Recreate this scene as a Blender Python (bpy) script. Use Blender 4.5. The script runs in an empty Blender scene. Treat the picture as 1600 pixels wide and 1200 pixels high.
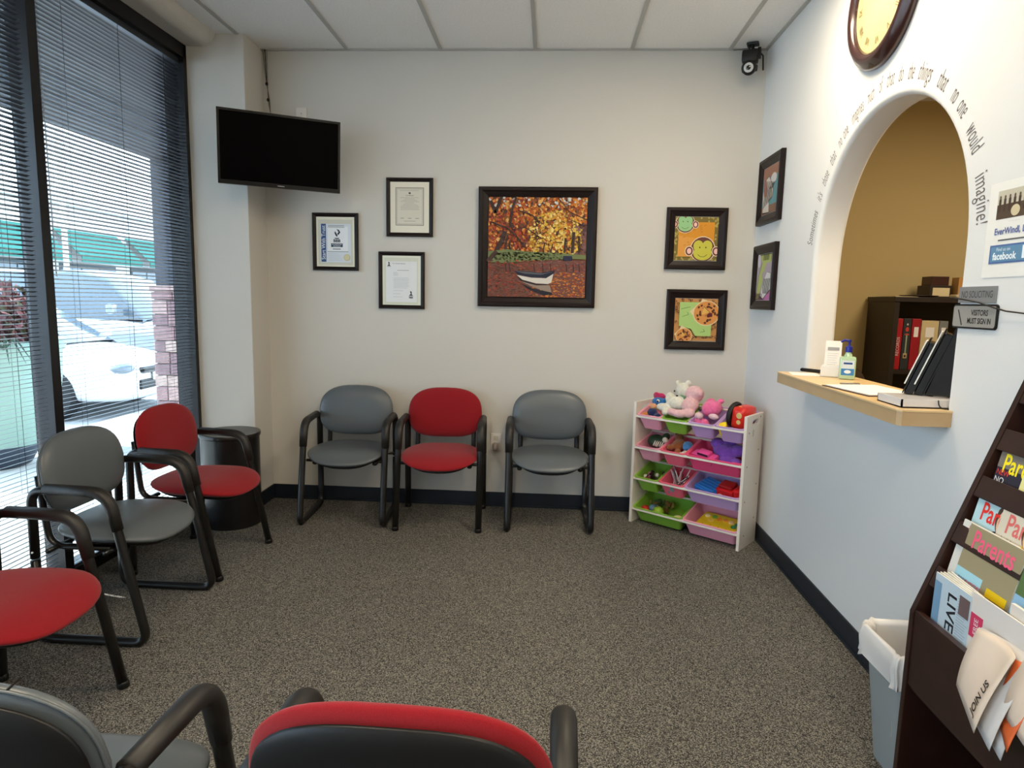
import bpy, bmesh, math, random
from mathutils import Vector, Matrix, Euler
from mathutils.geometry import tessellate_polygon
random.seed(7)
C = bpy.context.scene.collection
PI = math.pi
R = math.radians
# ------------------------------------------------------------------ camera
def make_camera():
    f, pit, yaw, rol, h = 1005.5, .1307, .0572, -.021, 1.436
    cam = bpy.data.cameras.new('camera'); o = bpy.data.objects.new('camera', cam); C.objects.link(o)
    cam.sensor_fit = 'HORIZONTAL'; cam.sensor_width = 36; cam.lens = f / 1600 * 36; cam.clip_start = .02
    cy, sy = math.cos(yaw), math.sin(yaw)
    fwd = Vector((-sy * math.cos(pit), cy * math.cos(pit), -math.sin(pit)))
    r = Vector((cy, sy, 0)); d = fwd.cross(r)
    cr, sr = math.cos(rol), math.sin(rol)
    r2 = cr * r + sr * d; d2 = -sr * r + cr * d
    M = Matrix((r2, -d2, -fwd)).transposed().to_4x4(); M.translation = (0, 0, h)
    o.matrix_world = M
    bpy.context.scene.camera = o
make_camera()
# ------------------------------------------------------------------ world, sun, area lights, exposure
sc = bpy.context.scene
sc.view_settings.view_transform = 'Standard'; sc.view_settings.look = 'None'
sc.view_settings.gamma = 1; sc.view_settings.use_curve_mapping = False
sc.view_settings.exposure = 0.25
SKY = 6.5; SUN = 9.0; TROFFER = .8
w = bpy.data.worlds.new('world'); sc.world = w; w.use_nodes = True
bg = w.node_tree.nodes['Background']; bg.inputs[0].default_value = (.60, .79, 1, 1); bg.inputs[1].default_value = SKY
def light(name, kind, loc, rot, energy, color, size=1, size_y=None, spread=None):
    l = bpy.data.lights.new(name, kind); l.energy = energy; l.color = color
    o = bpy.data.objects.new(name, l); C.objects.link(o); o.location = loc; o.rotation_euler = rot
    if kind == 'AREA':
        l.shape = 'RECTANGLE'; l.size = size; l.size_y = size_y or size
        if spread: l.spread = spread
    return o
sun = light('sun', 'SUN', (-8, 0, 12), (0, 0, 0), SUN, (1, .96, .9)); sun.data.angle = .01
sun.rotation_euler = Vector((.60, -.12, -.80)).to_track_quat('-Z', 'Y').to_euler()
WARM = (1, .84, .62)
light('troffer_lamp_near_wall', 'AREA', (.80, 2.80, 2.985), (0, 0, 0), 25 * TROFFER, WARM, .45, .55)
light('troffer_lamp_behind', 'AREA', (.771, -.1, 2.985), (0, 0, 0), 34 * TROFFER, WARM, .5, 1.1)
light('troffer_lamp_left', 'AREA', (-1.06, .6, 2.985), (0, 0, 0), 34 * TROFFER, WARM, .5, 1.1)
light('reception_lamp', 'AREA', (2.5, 2.6, 2.66), (0, 0, 0), 30, (1, .84, .62), .6, 1.2)


# ------------------------------------------------------------------ materials
def s2l(c):
    return tuple(((v / 255) / 12.92 if v / 255 <= .04045 else ((v / 255 + .055) / 1.055) ** 2.4) for v in c)
MATS = {}
def mat(name, rgb, rough=.6, metal=0, noise=None, bump=None, spec=.5, coat=0, emit=None, lin=False, sheen=0):
    if name in MATS: return MATS[name]
    m = bpy.data.materials.new(name); m.use_nodes = True; nt = m.node_tree; b = nt.nodes['Principled BSDF']
    col = tuple(rgb) if lin else s2l(rgb)
    b.inputs['Base Color'].default_value = (*col, 1); b.inputs['Roughness'].default_value = rough
    b.inputs['Metallic'].default_value = metal; b.inputs['Specular IOR Level'].default_value = spec
    b.inputs['Coat Weight'].default_value = coat
    if sheen: b.inputs['Sheen Weight'].default_value = sheen
    if emit: b.inputs['Emission Color'].default_value = (*col, 1); b.inputs['Emission Strength'].default_value = emit
    if noise or bump:
        tc = nt.nodes.new('ShaderNodeTexCoord')
    if noise:
        sc_, amt = noise
        n = nt.nodes.new('ShaderNodeTexNoise'); n.inputs['Scale'].default_value = sc_; n.inputs['Detail'].default_value = 4
        r = nt.nodes.new('ShaderNodeValToRGB')
        r.color_ramp.elements[0].position = .3; r.color_ramp.elements[1].position = .7
        r.color_ramp.elements[0].color = (*[c * (1 - amt) for c in col], 1); r.color_ramp.elements[1].color = (*[min(1, c * (1 + amt)) for c in col], 1)
        nt.links.new(tc.outputs['Object'], n.inputs['Vector']); nt.links.new(n.outputs['Fac'], r.inputs[0]); nt.links.new(r.outputs[0], b.inputs['Base Color'])
    if bump:
        sc_, st, ds = bump
        n = nt.nodes.new('ShaderNodeTexNoise'); n.inputs['Scale'].default_value = sc_; n.inputs['Detail'].default_value = 3
        bp = nt.nodes.new('ShaderNodeBump'); bp.inputs['Strength'].default_value = st; bp.inputs['Distance'].default_value = ds
        nt.links.new(tc.outputs['Object'], n.inputs['Vector']); nt.links.new(n.outputs['Fac'], bp.inputs['Height']); nt.links.new(bp.outputs[0], b.inputs['Normal'])
    MATS[name] = m
    return m
def ink(rgb):
    return mat('ink_%d_%d_%d' % tuple(rgb), rgb, .55, spec=.3)
def carpet_mat():
    m = bpy.data.materials.new('carpet'); m.use_nodes = True; nt = m.node_tree; b = nt.nodes['Principled BSDF']
    b.inputs['Roughness'].default_value = .95; b.inputs['Specular IOR Level'].default_value = .1
    tc = nt.nodes.new('ShaderNodeTexCoord')
    v0 = nt.nodes.new('ShaderNodeTexVoronoi'); v0.inputs['Scale'].default_value = 340
    v = nt.nodes.new('ShaderNodeSeparateColor'); nt.links.new(tc.outputs['Object'], v0.inputs['Vector']); nt.links.new(v0.outputs['Color'], v.inputs[0])
    r = nt.nodes.new('ShaderNodeValToRGB'); e = r.color_ramp.elements
    e[0].position = .1; e[0].color = (*s2l((46, 47, 48)), 1); e[1].position = .95; e[1].color = (*s2l((158, 154, 144)), 1)
    k = e.new(.5); k.color = (*s2l((92, 90, 86)), 1)
    n2 = nt.nodes.new('ShaderNodeTexNoise'); n2.inputs['Scale'].default_value = 1.2
    mx = nt.nodes.new('ShaderNodeMix'); mx.data_type = 'RGBA'; mx.blend_type = 'MULTIPLY'; mx.inputs[0].default_value = .25
    nt.links.new(tc.outputs['Object'], n2.inputs['Vector'])
    nt.links.new(v.outputs[0], r.inputs[0]); nt.links.new(r.outputs[0], mx.inputs[6]); nt.links.new(n2.outputs['Fac'], mx.inputs[7])
    nt.links.new(mx.outputs[2], b.inputs['Base Color'])
    bp = nt.nodes.new('ShaderNodeBump'); bp.inputs['Strength'].default_value = .5; bp.inputs['Distance'].default_value = .004
    nt.links.new(v.outputs[0], bp.inputs['Height']); nt.links.new(bp.outputs[0], b.inputs['Normal'])
    return m
def glass_mat(name, tint=(1, 1, 1), refl=.06):
    m = bpy.data.materials.new(name); m.use_nodes = True; nt = m.node_tree; nt.nodes.clear()
    o = nt.nodes.new('ShaderNodeOutputMaterial'); t = nt.nodes.new('ShaderNodeBsdfTransparent'); g = nt.nodes.new('ShaderNodeBsdfGlossy')
    t.inputs[0].default_value = (*tint, 1); g.inputs['Roughness'].default_value = .02
    x = nt.nodes.new('ShaderNodeMixShader'); fr = nt.nodes.new('ShaderNodeLayerWeight'); fr.inputs[0].default_value = .5
    pw = nt.nodes.new('ShaderNodeMath'); pw.operation = 'POWER'; pw.inputs[1].default_value = 5; ad = nt.nodes.new('ShaderNodeMath'); ad.operation = 'MULTIPLY_ADD'; ad.inputs[1].default_value = .7; ad.inputs[2].default_value = .035
    nt.links.new(fr.outputs['Facing'], pw.inputs[0]); nt.links.new(pw.outputs[0], ad.inputs[0]); nt.links.new(ad.outputs[0], x.inputs[0]); nt.links.new(t.outputs[0], x.inputs[1]); nt.links.new(g.outputs[0], x.inputs[2]); nt.links.new(x.outputs[0], o.inputs[0])
    MATS[name] = m; return m

WALLC = mat('wall_paint', (205, 201, 193), .85, bump=(160, .12, .002), spec=.25)
WALLR = mat('right_wall_lit_paint', (222, 222, 220), .85, bump=(160, .12, .002), spec=.25)  # wall paint lightened, brighter daylight on the right wall put into its colour
TAN = mat('tan_wall_paint', (192, 170, 120), .85, bump=(160, .12, .002), spec=.25)
CEIL = mat('ceiling_tile_face', (240, 238, 234), .95, noise=(90, .04), bump=(140, .25, .002), spec=.1)
TBAR = mat('ceiling_grid_metal', (180, 178, 172), .55)
BASEB = mat('navy_vinyl_base', (24, 32, 42), .45)
BLACKM = mat('black_metal_tube', (22, 21, 20), .32, spec=.5)
BLACKP = mat('black_plastic', (14, 14, 15), .45, spec=.35)
ARMP = mat('black_arm_rubber', (28, 26, 24), .5)
GRAYV = mat('grey_vinyl', (88, 95, 100), .36, bump=(420, .12, .001))
REDF = mat('red_woven_fabric', (140, 26, 34), .95, noise=(700, .16), bump=(900, .5, .0012), spec=.15, sheen=.15)
WOODD = mat('dark_espresso_wood', (44, 24, 18), .38, noise=(14, .25))
WHITEP = mat('white_laminate', (226, 218, 208), .45)
PAPER = mat('white_paper', (232, 230, 224), .8)
FRAMEB = mat('dark_brown_frame', (24, 13, 10), .42, spec=.25)
CHROME = mat('brushed_steel', (190, 190, 188), .3, metal=1)
DARKM = mat('dark_bronze_aluminium', (24, 23, 25), .4, metal=.3)
SLATM = mat('dark_blind_slat', (44, 48, 56), .35, spec=.6)

# ------------------------------------------------------------------ mesh helpers
class MB:
    def __init__(s): s.v = []; s.f = []; s.m = []; s.mats = []; s.mi = 0
    def use(s, m):
        if m not in s.mats: s.mats.append(m)
        s.mi = s.mats.index(m); return s
    def add(s, vs, fs, M=None):
        b = len(s.v)
        for p in vs: s.v.append(tuple(M @ Vector(p)) if M else tuple(p))
        for f in fs: s.f.append(tuple(b + i for i in f)); s.m.append(s.mi)
        return s
    def box(s, x0, x1, y0, y1, z0, z1, M=None, bev=0):
        if bev > 0:
            bm = bmesh.new(); bmesh.ops.create_cube(bm, size=1)
            for v in bm.verts: v.co = Vector(((x0 + x1) / 2 + v.co.x * (x1 - x0), (y0 + y1) / 2 + v.co.y * (y1 - y0), (z0 + z1) / 2 + v.co.z * (z1 - z0)))
            bmesh.ops.bevel(bm, geom=bm.edges[:], offset=bev, segments=2, profile=.6, affect='EDGES')
            return s.frombm(bm, M)
        vs = [(x, y, z) for x in (x0, x1) for y in (y0, y1) for z in (z0, z1)]
        return s.add(vs, [(0, 1, 3, 2), (4, 6, 7, 5), (0, 4, 5, 1), (2, 3, 7, 6), (0, 2, 6, 4), (1, 5, 7, 3)], M)
    def frombm(s, bm, M=None):
        bm.verts.ensure_lookup_table(); bm.verts.index_update()
        s.add([v.co.copy() for v in bm.verts], [tuple(v.index for v in f.verts) for f in bm.faces], M); bm.free(); return s
    def tube(s, pts, r, seg=10, M=None, closed=False, sx=1.0, caps=True):
        pts = [Vector(p) for p in pts]; n = len(pts)
        rr = r if isinstance(r, (list, tuple)) else [r] * n
        vs = []; up = None
        for i, p in enumerate(pts):
            if closed: t = (pts[(i + 1) % n] - pts[i - 1]).normalized()
            else: t = (pts[min(i + 1, n - 1)] - pts[max(i - 1, 0)]).normalized()
            if up is None:
                a = Vector((1, 0, 0)) if abs(t.x) < .9 else Vector((0, 0, 1))
                up = (a - a.dot(t) * t).normalized()
            else: up = (up - up.dot(t) * t).normalized()
            b = t.cross(up)
            for k in range(seg):
                a = 2 * PI * k / seg
                vs.append(p + (up * math.cos(a) * sx + b * math.sin(a)) * rr[i])
        fs = []
        for i in range(n if closed else n - 1):
            j = (i + 1) % n
            for k in range(seg):
                l = (k + 1) % seg
                fs.append((i * seg + k, i * seg + l, j * seg + l, j * seg + k))
        if not closed and caps: fs += [tuple(range(seg - 1, -1, -1)), tuple((n - 1) * seg + k for k in range(seg))]
        return s.add(vs, fs, M)
    def lathe(s, prof, seg=24, M=None, cap=True):
        vs = []; fs = []; n = len(prof)
        for (r, z) in prof:
            for k in range(seg): a = 2 * PI * k / seg; vs.append((r * math.cos(a), r * math.sin(a), z))
        for i in range(n - 1):
            for k in range(seg):
                l = (k + 1) % seg; fs.append((i * seg + k, i * seg + l, (i + 1) * seg + l, (i + 1) * seg + k))
        if cap: fs += [tuple(range(seg - 1, -1, -1)), tuple((n - 1) * seg + k for k in range(seg))]
        return s.add(vs, fs, M)
    def ell(s, c, r, M=None, rot=None, seg=14, rings=9):
        vs = []; fs = []; Q = Euler(rot).to_matrix() if rot else Matrix.Identity(3); c = Vector(c)
        for i in range(1, rings):
            ph = PI * i / rings
            for k in range(seg):
                a = 2 * PI * k / seg
                vs.append(c + Q @ Vector((r[0] * math.sin(ph) * math.cos(a), r[1] * math.sin(ph) * math.sin(a), r[2] * math.cos(ph))))
        t = len(vs); vs.append(c + Q @ Vector((0, 0, r[2]))); vs.append(c - Q @ Vector((0, 0, r[2])))
        for i in range(rings - 2):
            for k in range(seg):
                l = (k + 1) % seg; fs.append((i * seg + k, (i + 1) * seg + k, (i + 1) * seg + l, i * seg + l))
        for k in range(seg):
            l = (k + 1) % seg; fs.append((t, k, l)); fs.append((t + 1, (rings - 2) * seg + l, (rings - 2) * seg + k))
        return s.add(vs, fs, M)
    def plate(s, outer, holes, t0, t1, fn):
        """polygon (2D) with holes extruded from t0 to t1; fn(u,v,t)->xyz"""
        loops = [outer] + holes
        tris = tessellate_polygon([[Vector((p[0], p[1], 0)) for p in L] for L in loops])
        flat = [p for L in loops for p in L]; n = len(flat)
        vs = [fn(p[0], p[1], t0) for p in flat] + [fn(p[0], p[1], t1) for p in flat]
        fs = [tuple(t) for t in tris] + [tuple(n + i for i in reversed(t)) for t in tris]
        o = 0
        for L in loops:
            for i in range(len(L)):
                j = (i + 1) % len(L); fs.append((o + i, o + j, n + o + j, n + o + i))
            o += len(L)
        return s.add(vs, fs)
    def build(s, name, m=None, parent=None, smooth=False, bev=0, auto=None):
        me = bpy.data.meshes.new(name); me.from_pydata([tuple(v) for v in s.v], [], s.f)
        if s.mats:
            for x in s.mats: me.materials.append(x)
            me.polygons.foreach_set('material_index', s.m)
        elif m: me.materials.append(m)
        if smooth: me.polygons.foreach_set('use_smooth', [True] * len(me.polygons))
        me.update(); bm = bmesh.new(); bm.from_mesh(me); bmesh.ops.recalc_face_normals(bm, faces=bm.faces[:])
        if smooth and auto:
            for e in bm.edges:
                if len(e.link_faces) == 2 and e.calc_face_angle(0) > auto: e.smooth = False
        bm.to_mesh(me); bm.free()
        o = bpy.data.objects.new(name, me); C.objects.link(o)
        if parent: o.parent = parent
        if bev:
            b = o.modifiers.new('bevel', 'BEVEL'); b.width = bev; b.segments = 2; b.limit_method = 'ANGLE'
        return o
def tag(o, label=None, cat=None, group=None, kind=None):
    if label: o['label'] = label
    if cat: o['category'] = cat
    if group: o['group'] = group
    if kind: o['kind'] = kind
    return o
def thing(name, label, cat, loc=(0, 0, 0), rz=0, group=None, M=None):
    o = bpy.data.objects.new(name, None); C.objects.link(o); o.empty_display_size = .1
    if M is not None: o.matrix_world = M
    else: o.location = loc; o.rotation_euler = (0, 0, rz)
    return tag(o, label, cat, group)
def struct(o): o['kind'] = 'structure'; return o
def dup(root, label=None, group=None, loc=None, rz=None):
    def cp(o, par):
        c = o.copy(); C.objects.link(c)
        if par: c.parent = par
        for ch in [x for x in KIDS.get(o.name, [])]: cp(bpy.data.objects[ch], c)
        return c
    KIDS = {}
    for o in bpy.data.objects:
        if o.parent: KIDS.setdefault(o.parent.name, []).append(o.name)
    r = cp(root, None)
    if label: r['label'] = label
    if group: r['group'] = group
    if loc is not None: r.location = loc
    if rz is not None: r.rotation_euler = (0, 0, rz)
    return r
def arc(c, r, a0, a1, n, fn):
    return [fn(c[0] + r * math.cos(a0 + (a1 - a0) * i / n), c[1] + r * math.sin(a0 + (a1 - a0) * i / n)) for i in range(n + 1)]
def smooth_path(pts, rad, n=6):
    """round the corners of a polyline"""
    P = [Vector(p) for p in pts]; out = [P[0]]
    for i in range(1, len(P) - 1):
        a, b, c = P[i - 1], P[i], P[i + 1]
        r = rad[i - 1] if isinstance(rad, (list, tuple)) else rad
        d1 = (a - b).normalized(); d2 = (c - b).normalized()
        p0 = b + d1 * min(r, (a - b).length * .49); p1 = b + d2 * min(r, (c - b).length * .49)
        for k in range(n + 1):
            t = k / n; out.append((1 - t) ** 2 * p0 + 2 * t * (1 - t) * b + t * t * p1)
    out.append(P[-1]); return out
TEXTC = {}
def text_geo(s, size, xs=1.0, align='CENTER', spacing=1.0, shear=0.0, bold=0):
    key = (s, size, xs, align, spacing, shear, bold)
    if key in TEXTC: return TEXTC[key]
    cu = bpy.data.curves.new('t', 'FONT'); cu.body = s; cu.size = size; cu.align_x = align; cu.align_y = 'CENTER'
    cu.resolution_u = 3; cu.space_character = spacing; cu.shear = shear; cu.offset = bold
    o = bpy.data.objects.new('t', cu); C.objects.link(o)
    dg = bpy.context.evaluated_depsgraph_get(); me = bpy.data.meshes.new_from_object(o.evaluated_get(dg))
    vs = [(v.co.x * xs, v.co.y) for v in me.vertices]; fs = [tuple(p.vertices) for p in me.polygons]
    bpy.data.objects.remove(o); bpy.data.curves.remove(cu); bpy.data.meshes.remove(me)
    TEXTC[key] = (vs, fs); return vs, fs
class Print:
    """flat print on a plane: local x right, z up, faces -y; shapes are layered outwards"""
    def __init__(s, step=.00012): s.mb = MB(); s.y = 0; s.st = step
    def poly(s, pts, c, lift=True):
        if lift: s.y -= s.st
        s.mb.use(c if not isinstance(c, tuple) else ink(c)); s.mb.add([(p[0], s.y, p[1]) for p in pts], [tuple(range(len(pts)))])
    def rect(s, x0, x1, z0, z1, c, lift=True): s.poly([(x0, z0), (x1, z0), (x1, z1), (x0, z1)], c, lift)
    def ell(s, x, z, rx, rz, c, rot=0, n=18, lift=True, a0=0, a1=2 * PI):
        cr, sr = math.cos(rot), math.sin(rot)
        P = []
        for k in range(n):
            a = a0 + (a1 - a0) * k / (n if a1 - a0 > 6.2 else n - 1); u, v = rx * math.cos(a), rz * math.sin(a); P.append((x + u * cr - v * sr, z + u * sr + v * cr))
        s.poly(P, c, lift)
    def line(s, pts, w_, c, lift=True):
        if lift: s.y -= s.st
        for a, b in zip(pts[:-1], pts[1:]):
            dx, dz = b[0] - a[0], b[1] - a[1]; L = math.hypot(dx, dz) or 1; nx, nz = -dz / L * w_ / 2, dx / L * w_ / 2
            s.poly([(a[0] + nx, a[1] + nz), (a[0] - nx, a[1] - nz), (b[0] - nx, b[1] - nz), (b[0] + nx, b[1] + nz)], c, False)
    def text(s, t, x, z, size, c, xs=1.0, rot=0, align='CENTER', bold=0, shear=0, spacing=1):
        s.y -= s.st; vs, fs = text_geo(t, size, xs, align, spacing, shear, bold); cr, sr = math.cos(rot), math.sin(rot)
        s.mb.use(ink(c)); s.mb.add([(x + u * cr - v * sr, s.y, z + u * sr + v * cr) for u, v in vs], fs)
    def build(s, name, parent, loc=(0, 0, 0)):
        me = s.mb; o = bpy.data.meshes.new(name); o.from_pydata(me.v, [], me.f)
        for x in me.mats: o.materials.append(x)
        o.polygons.foreach_set('material_index', me.m)
        ob = bpy.data.objects.new(name, o); C.objects.link(ob); ob.parent = parent; ob.location = loc; return ob

# ------------------------------------------------------------------ room dimensions
XR, XW, YB, ZC, XCOL, YCOL = 1.309, -2.33, 4.349, 3.016, -1.934, 4.09
YF = -1.9
# floor / ceiling
m = MB(); m.box(-2.42, 4.3, YF - .1, 4.6, -.05, 0); struct(m.build('floor', carpet_mat()))
ce = MB(); ce.box(-2.42, XR + .135, YF - .1, YB + .1, ZC + .03, ZC + .08); ce = struct(ce.build('ceiling', mat('plenum', (60, 60, 60), .9)))
tile_mesh = {}
xs = [-2.11, -1.974, -1.364, -.754, -.144, .466, 1.076, XR - .002]
y = YB - .002; ys = [y]
while y > YF: y = max(YF, y - 1.22); ys.append(y)
TROF = {(5, 1), (5, 3), (2, 3)}
for i in range(len(xs) - 1):
    for j in range(len(ys) - 1):
        x0, x1, y1, y0 = xs[i] + .011, xs[i + 1] - .011, ys[j] - .011, ys[j + 1] + .011
        if i < 1: x0 = xs[0]
        if x1 - x0 < .02: continue
        if i <= 1 and j == 0: y1 = YCOL if xs[i + 1] < XCOL else y1
        if i == 1 and j == 0:
            pass
        if (i, j) in TROF: continue
        k = (round(x1 - x0, 3), round(y1 - y0, 3))
        if k not in tile_mesh:
            b = MB(); b.box(0, x1 - x0, 0, y1 - y0, 0, .014); o = b.build('ceiling_tile', CEIL, ce); tile_mesh[k] = o.data
        else:
            o = bpy.data.objects.new('ceiling_tile', tile_mesh[k]); C.objects.link(o); o.parent = ce
        o.location = (x0, y0, ZC + .004)
for x in xs[1:-1]:
    b = MB(); b.box(x - .0115, x + .0115, YF, YB if x > XCOL else YCOL, ZC - .002, ZC + .0035); b.build('grid_bar', TBAR, ce)
for y in ys[1:-1]:
    b = MB(); b.box(-2.11, XR, y - .0115, y + .0115, ZC - .003, ZC + .0025); b.build('grid_bar', TBAR, ce)
b = MB(); b.box(XCOL, XR, YB - .02, YB, ZC - .004, ZC + .003); b.box(XR - .02, XR, YF, YB - .02, ZC - .004, ZC + .003)
b.build('wall_angle', TBAR, ce)
# ceiling troffers (lamps themselves; each with lens and rim)
for (i, j), lab in zip(sorted(TROF), ['recessed ceiling light above the left side, behind the camera', 'recessed ceiling light beside the arched wall, just above the view', 'recessed ceiling light behind the camera on the right']):
    x0, x1, y1, y0 = xs[i] + .011, xs[i + 1] - .011, ys[j] - .011, ys[j + 1] + .011
    t = thing('ceiling_light', lab, 'ceiling light', ((x0 + x1) / 2, (y0 + y1) / 2, ZC))
    hx, hy = (x1 - x0) / 2, (y1 - y0) / 2
    b = MB(); b.plate([(-hx, -hy), (hx, -hy), (hx, hy), (-hx, hy)], [[(-hx + .04, -hy + .04), (hx - .04, -hy + .04), (hx - .04, hy - .04), (-hx + .04, hy - .04)]], -.004, .004, lambda u, v, q: (u, v, q)); b.build('rim', WHITEP, t)
    b = MB(); b.box(-hx + .04, hx - .04, -hy + .04, hy - .04, .004, .01); b.build('diffuser', mat('lamp_diffuser', (255, 236, 205), .5, emit=3.5), t)
# walls
b = MB(); b.box(XCOL, XR + .135, YB, YB + .12, 0, ZC + .1); struct(b.build('wall_back', WALLC))
b = MB(); b.box(-2.42, XCOL, YCOL, YB + .12, 0, ZC + .1); struct(b.build('wall_left_return', WALLC, bev=.004))
b = MB(); b.box(-2.42, XR + .135, YF - .12, YF, 0, ZC + .1); struct(b.build('wall_front', WALLC))
b = MB(); b.box(-2.42, XW, YF, .43, 2.95, ZC + .1); struct(b.build('wall_left', WALLC))
# bulkhead (rounded soffit over window)
b = MB(); prof = [(-2.42, ZC + .1), (-2.42, 2.955), (-2.20, 2.945)] + [(-2.20 + .09 * math.sin(a), 2.945 + .09 * (1 - math.cos(a))) for a in [R(d) for d in range(10, 91, 10)]] + [(-2.11, ZC + .1)]
n = len(prof)
b.add([(p[0], YF, p[1]) for p in prof] + [(p[0], YCOL, p[1]) for p in prof], [tuple(range(n)), tuple(range(2 * n - 1, n - 1, -1))] + [(i, (i + 1) % n, n + (i + 1) % n, n + i) for i in range(n)])
struct(b.build('trim_1', WALLC))
# right wall with arched opening
AY, AHW, AZ, ARISE, SILL = 2.765, .590, 1.62, .625, 1.052
def arch(off, n=44):
    P = [(AY - AHW - off, SILL - off), (AY + AHW + off, SILL - off)]
    for i in range(n + 1):
        a = PI * i / n; c, s_ = math.cos(a), math.sin(a); e = 2 / 2.1
        P.append((AY + (AHW + off) * math.copysign(abs(c) ** e, c), AZ + (ARISE + off) * s_ ** e))
    return P
TW = .135; RB = .022
m = MB()
outer = [(YF, 0), (YB, 0), (YB, ZC + .1), (YF, ZC + .1)]
flo = [outer, arch(RB)]
for X, offs in ((XR, RB), (XR + TW, RB)):
    L = [outer, arch(offs)]; tr = tessellate_polygon([[Vector((p[0], p[1], 0)) for p in l] for l in L]); fl = [p for l in L for p in l]
    m.add([(X, p[0], p[1]) for p in fl], [tuple(t) for t in tr])
steps = [(RB * (1 - math.sin(R(a))), RB * (1 - math.cos(R(a)))) for a in range(0, 91, 15)]
rings = [(XR + dx, o_) for (o_, dx) in steps] + [(XR + TW - dx, o_) for (o_, dx) in reversed(steps)]
vs = []; A0 = arch(0); na = len(A0)
for X, o_ in rings: vs += [(X, p[0], p[1]) for p in arch(o_)]
fs = []
for i in range(len(rings) - 1):
    for k in range(na):
        l = (k + 1) % na; fs.append((i * na + k, i * na + l, (i + 1) * na + l, (i + 1) * na + k))
m.add(vs, fs)
wr = struct(m.build('wall_right', WALLR, smooth=True, auto=R(40)))
# baseboards
b = MB(); b.box(XCOL, XR, YB - .008, YB, 0, .1); b.box(XCOL, XR, YB - .016, YB - .008, 0, .012); struct(b.build('baseboard_back', BASEB))
b = MB(); b.box(XR - .008, XR, YF, YB - .008, 0, .1); b.box(XR - .016, XR - .008, YF, YB - .016, 0, .012); struct(b.build('baseboard_right', BASEB))
b = MB(); b.box(XCOL, XCOL + .008, YCOL - .008, YB - .008, 0, .1); b.box(XW + .06, XCOL, YCOL - .008, YCOL, 0, .1); struct(b.build('baseboard_left', BASEB))
# reception room beyond the arch
b = MB(); b.box(XR + TW, 4.3, YB + .02, YB + .12, 0, 2.9); struct(b.build('wall_reception_back', TAN))
b = MB(); b.box(4.2, 4.3, .6, YB + .02, 0, 2.9); struct(b.build('wall_reception_right', TAN))
b = MB(); b.box(XR + TW, 4.3, .5, .6, 0, 2.9); struct(b.build('wall_reception_front', TAN))
b = MB(); b.box(XR + TW, 4.3, .5, YB + .12, 2.72, 2.78); struct(b.build('ceiling_reception', CEIL))

# ------------------------------------------------------------------ windows, frames and blinds
BAYS = [(2.87, 4.085), (1.655, 2.87), (.44, 1.655)]
GL = glass_mat('window_glass', (.93, .96, .96))
for n_, (y0, y1) in enumerate(BAYS):
    wn = MB(); wn.box(-2.43, -2.33, y0, y0 + .055, 0, 2.955); 
    if n_ == 0: wn.box(-2.43, -2.30, y1 - .03, YCOL + .005, 0, 2.955)
    wn.box(-2.43, -2.33, y0, y1, 0, .06); wn.box(-2.43, -2.30, y0, y1, 2.87, 2.955)
    wn = struct(wn.build('window_%d' % (n_ + 1), DARKM))
    b = MB(); b.box(-2.415, -2.405, y0 + .05, y1 - .01, .05, 2.88); b.build('pane', GL, wn)
for n_, (y0, y1) in enumerate([(-.775, .44), (YF, -.775)]):   # unseen glazed doors without blinds, added beside the camera for more daylight
    dr = MB(); dr.plate([(y0, 0), (y1, 0), (y1, 2.955), (y0, 2.955)], [[(y0 + .06, .12), (y1 - .05, .12), (y1 - .05, 2.2), (y0 + .06, 2.2)], [(y0 + .06, 2.27), (y1 - .05, 2.27), (y1 - .05, 2.88), (y0 + .06, 2.88)]], -2.43, -2.34, lambda u, v, q: (q, u, v))
    dr = struct(dr.build('added_door_%d' % (n_ + 1), DARKM))
    b = MB(); b.box(-2.40, -2.395, y0 + .06, y1 - .05, .12, 2.2); b.build('pane', GL, dr)
    b = MB(); b.box(-2.40, -2.395, y0 + .06, y1 - .05, 2.27, 2.88); b.build('pane', GL, dr)
    b = MB(); b.tube([(-2.34, y0 + .09, .9), (-2.30, y0 + .09, .92), (-2.30, y0 + .09, 1.2), (-2.34, y0 + .09, 1.22)], .012, 8); b.build('added_door_handle', CHROME, dr)
SL = MB(); prof = []
for i in range(5):
    t = i / 4 - .5; prof.append((t * .025, .0022 * (1 - (2 * t) ** 2)))
tl = R(14)
pr = [(x * math.cos(tl) - z * math.sin(tl), x * math.sin(tl) + z * math.cos(tl)) for x, z in prof]
def slat_mesh(L):
    s = MB(); s.add([(p[0], 0, p[1]) for p in pr] + [(p[0], L, p[1]) for p in pr] , [(i, i + 1, 6 + i, 5 + i) for i in range(4)])
    return s
labs = ['dark venetian blind of the far window bay beside the column', 'dark venetian blind of the near window bay at the left edge of the view', 'dark venetian blind behind the near chairs, left of the view']
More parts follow.
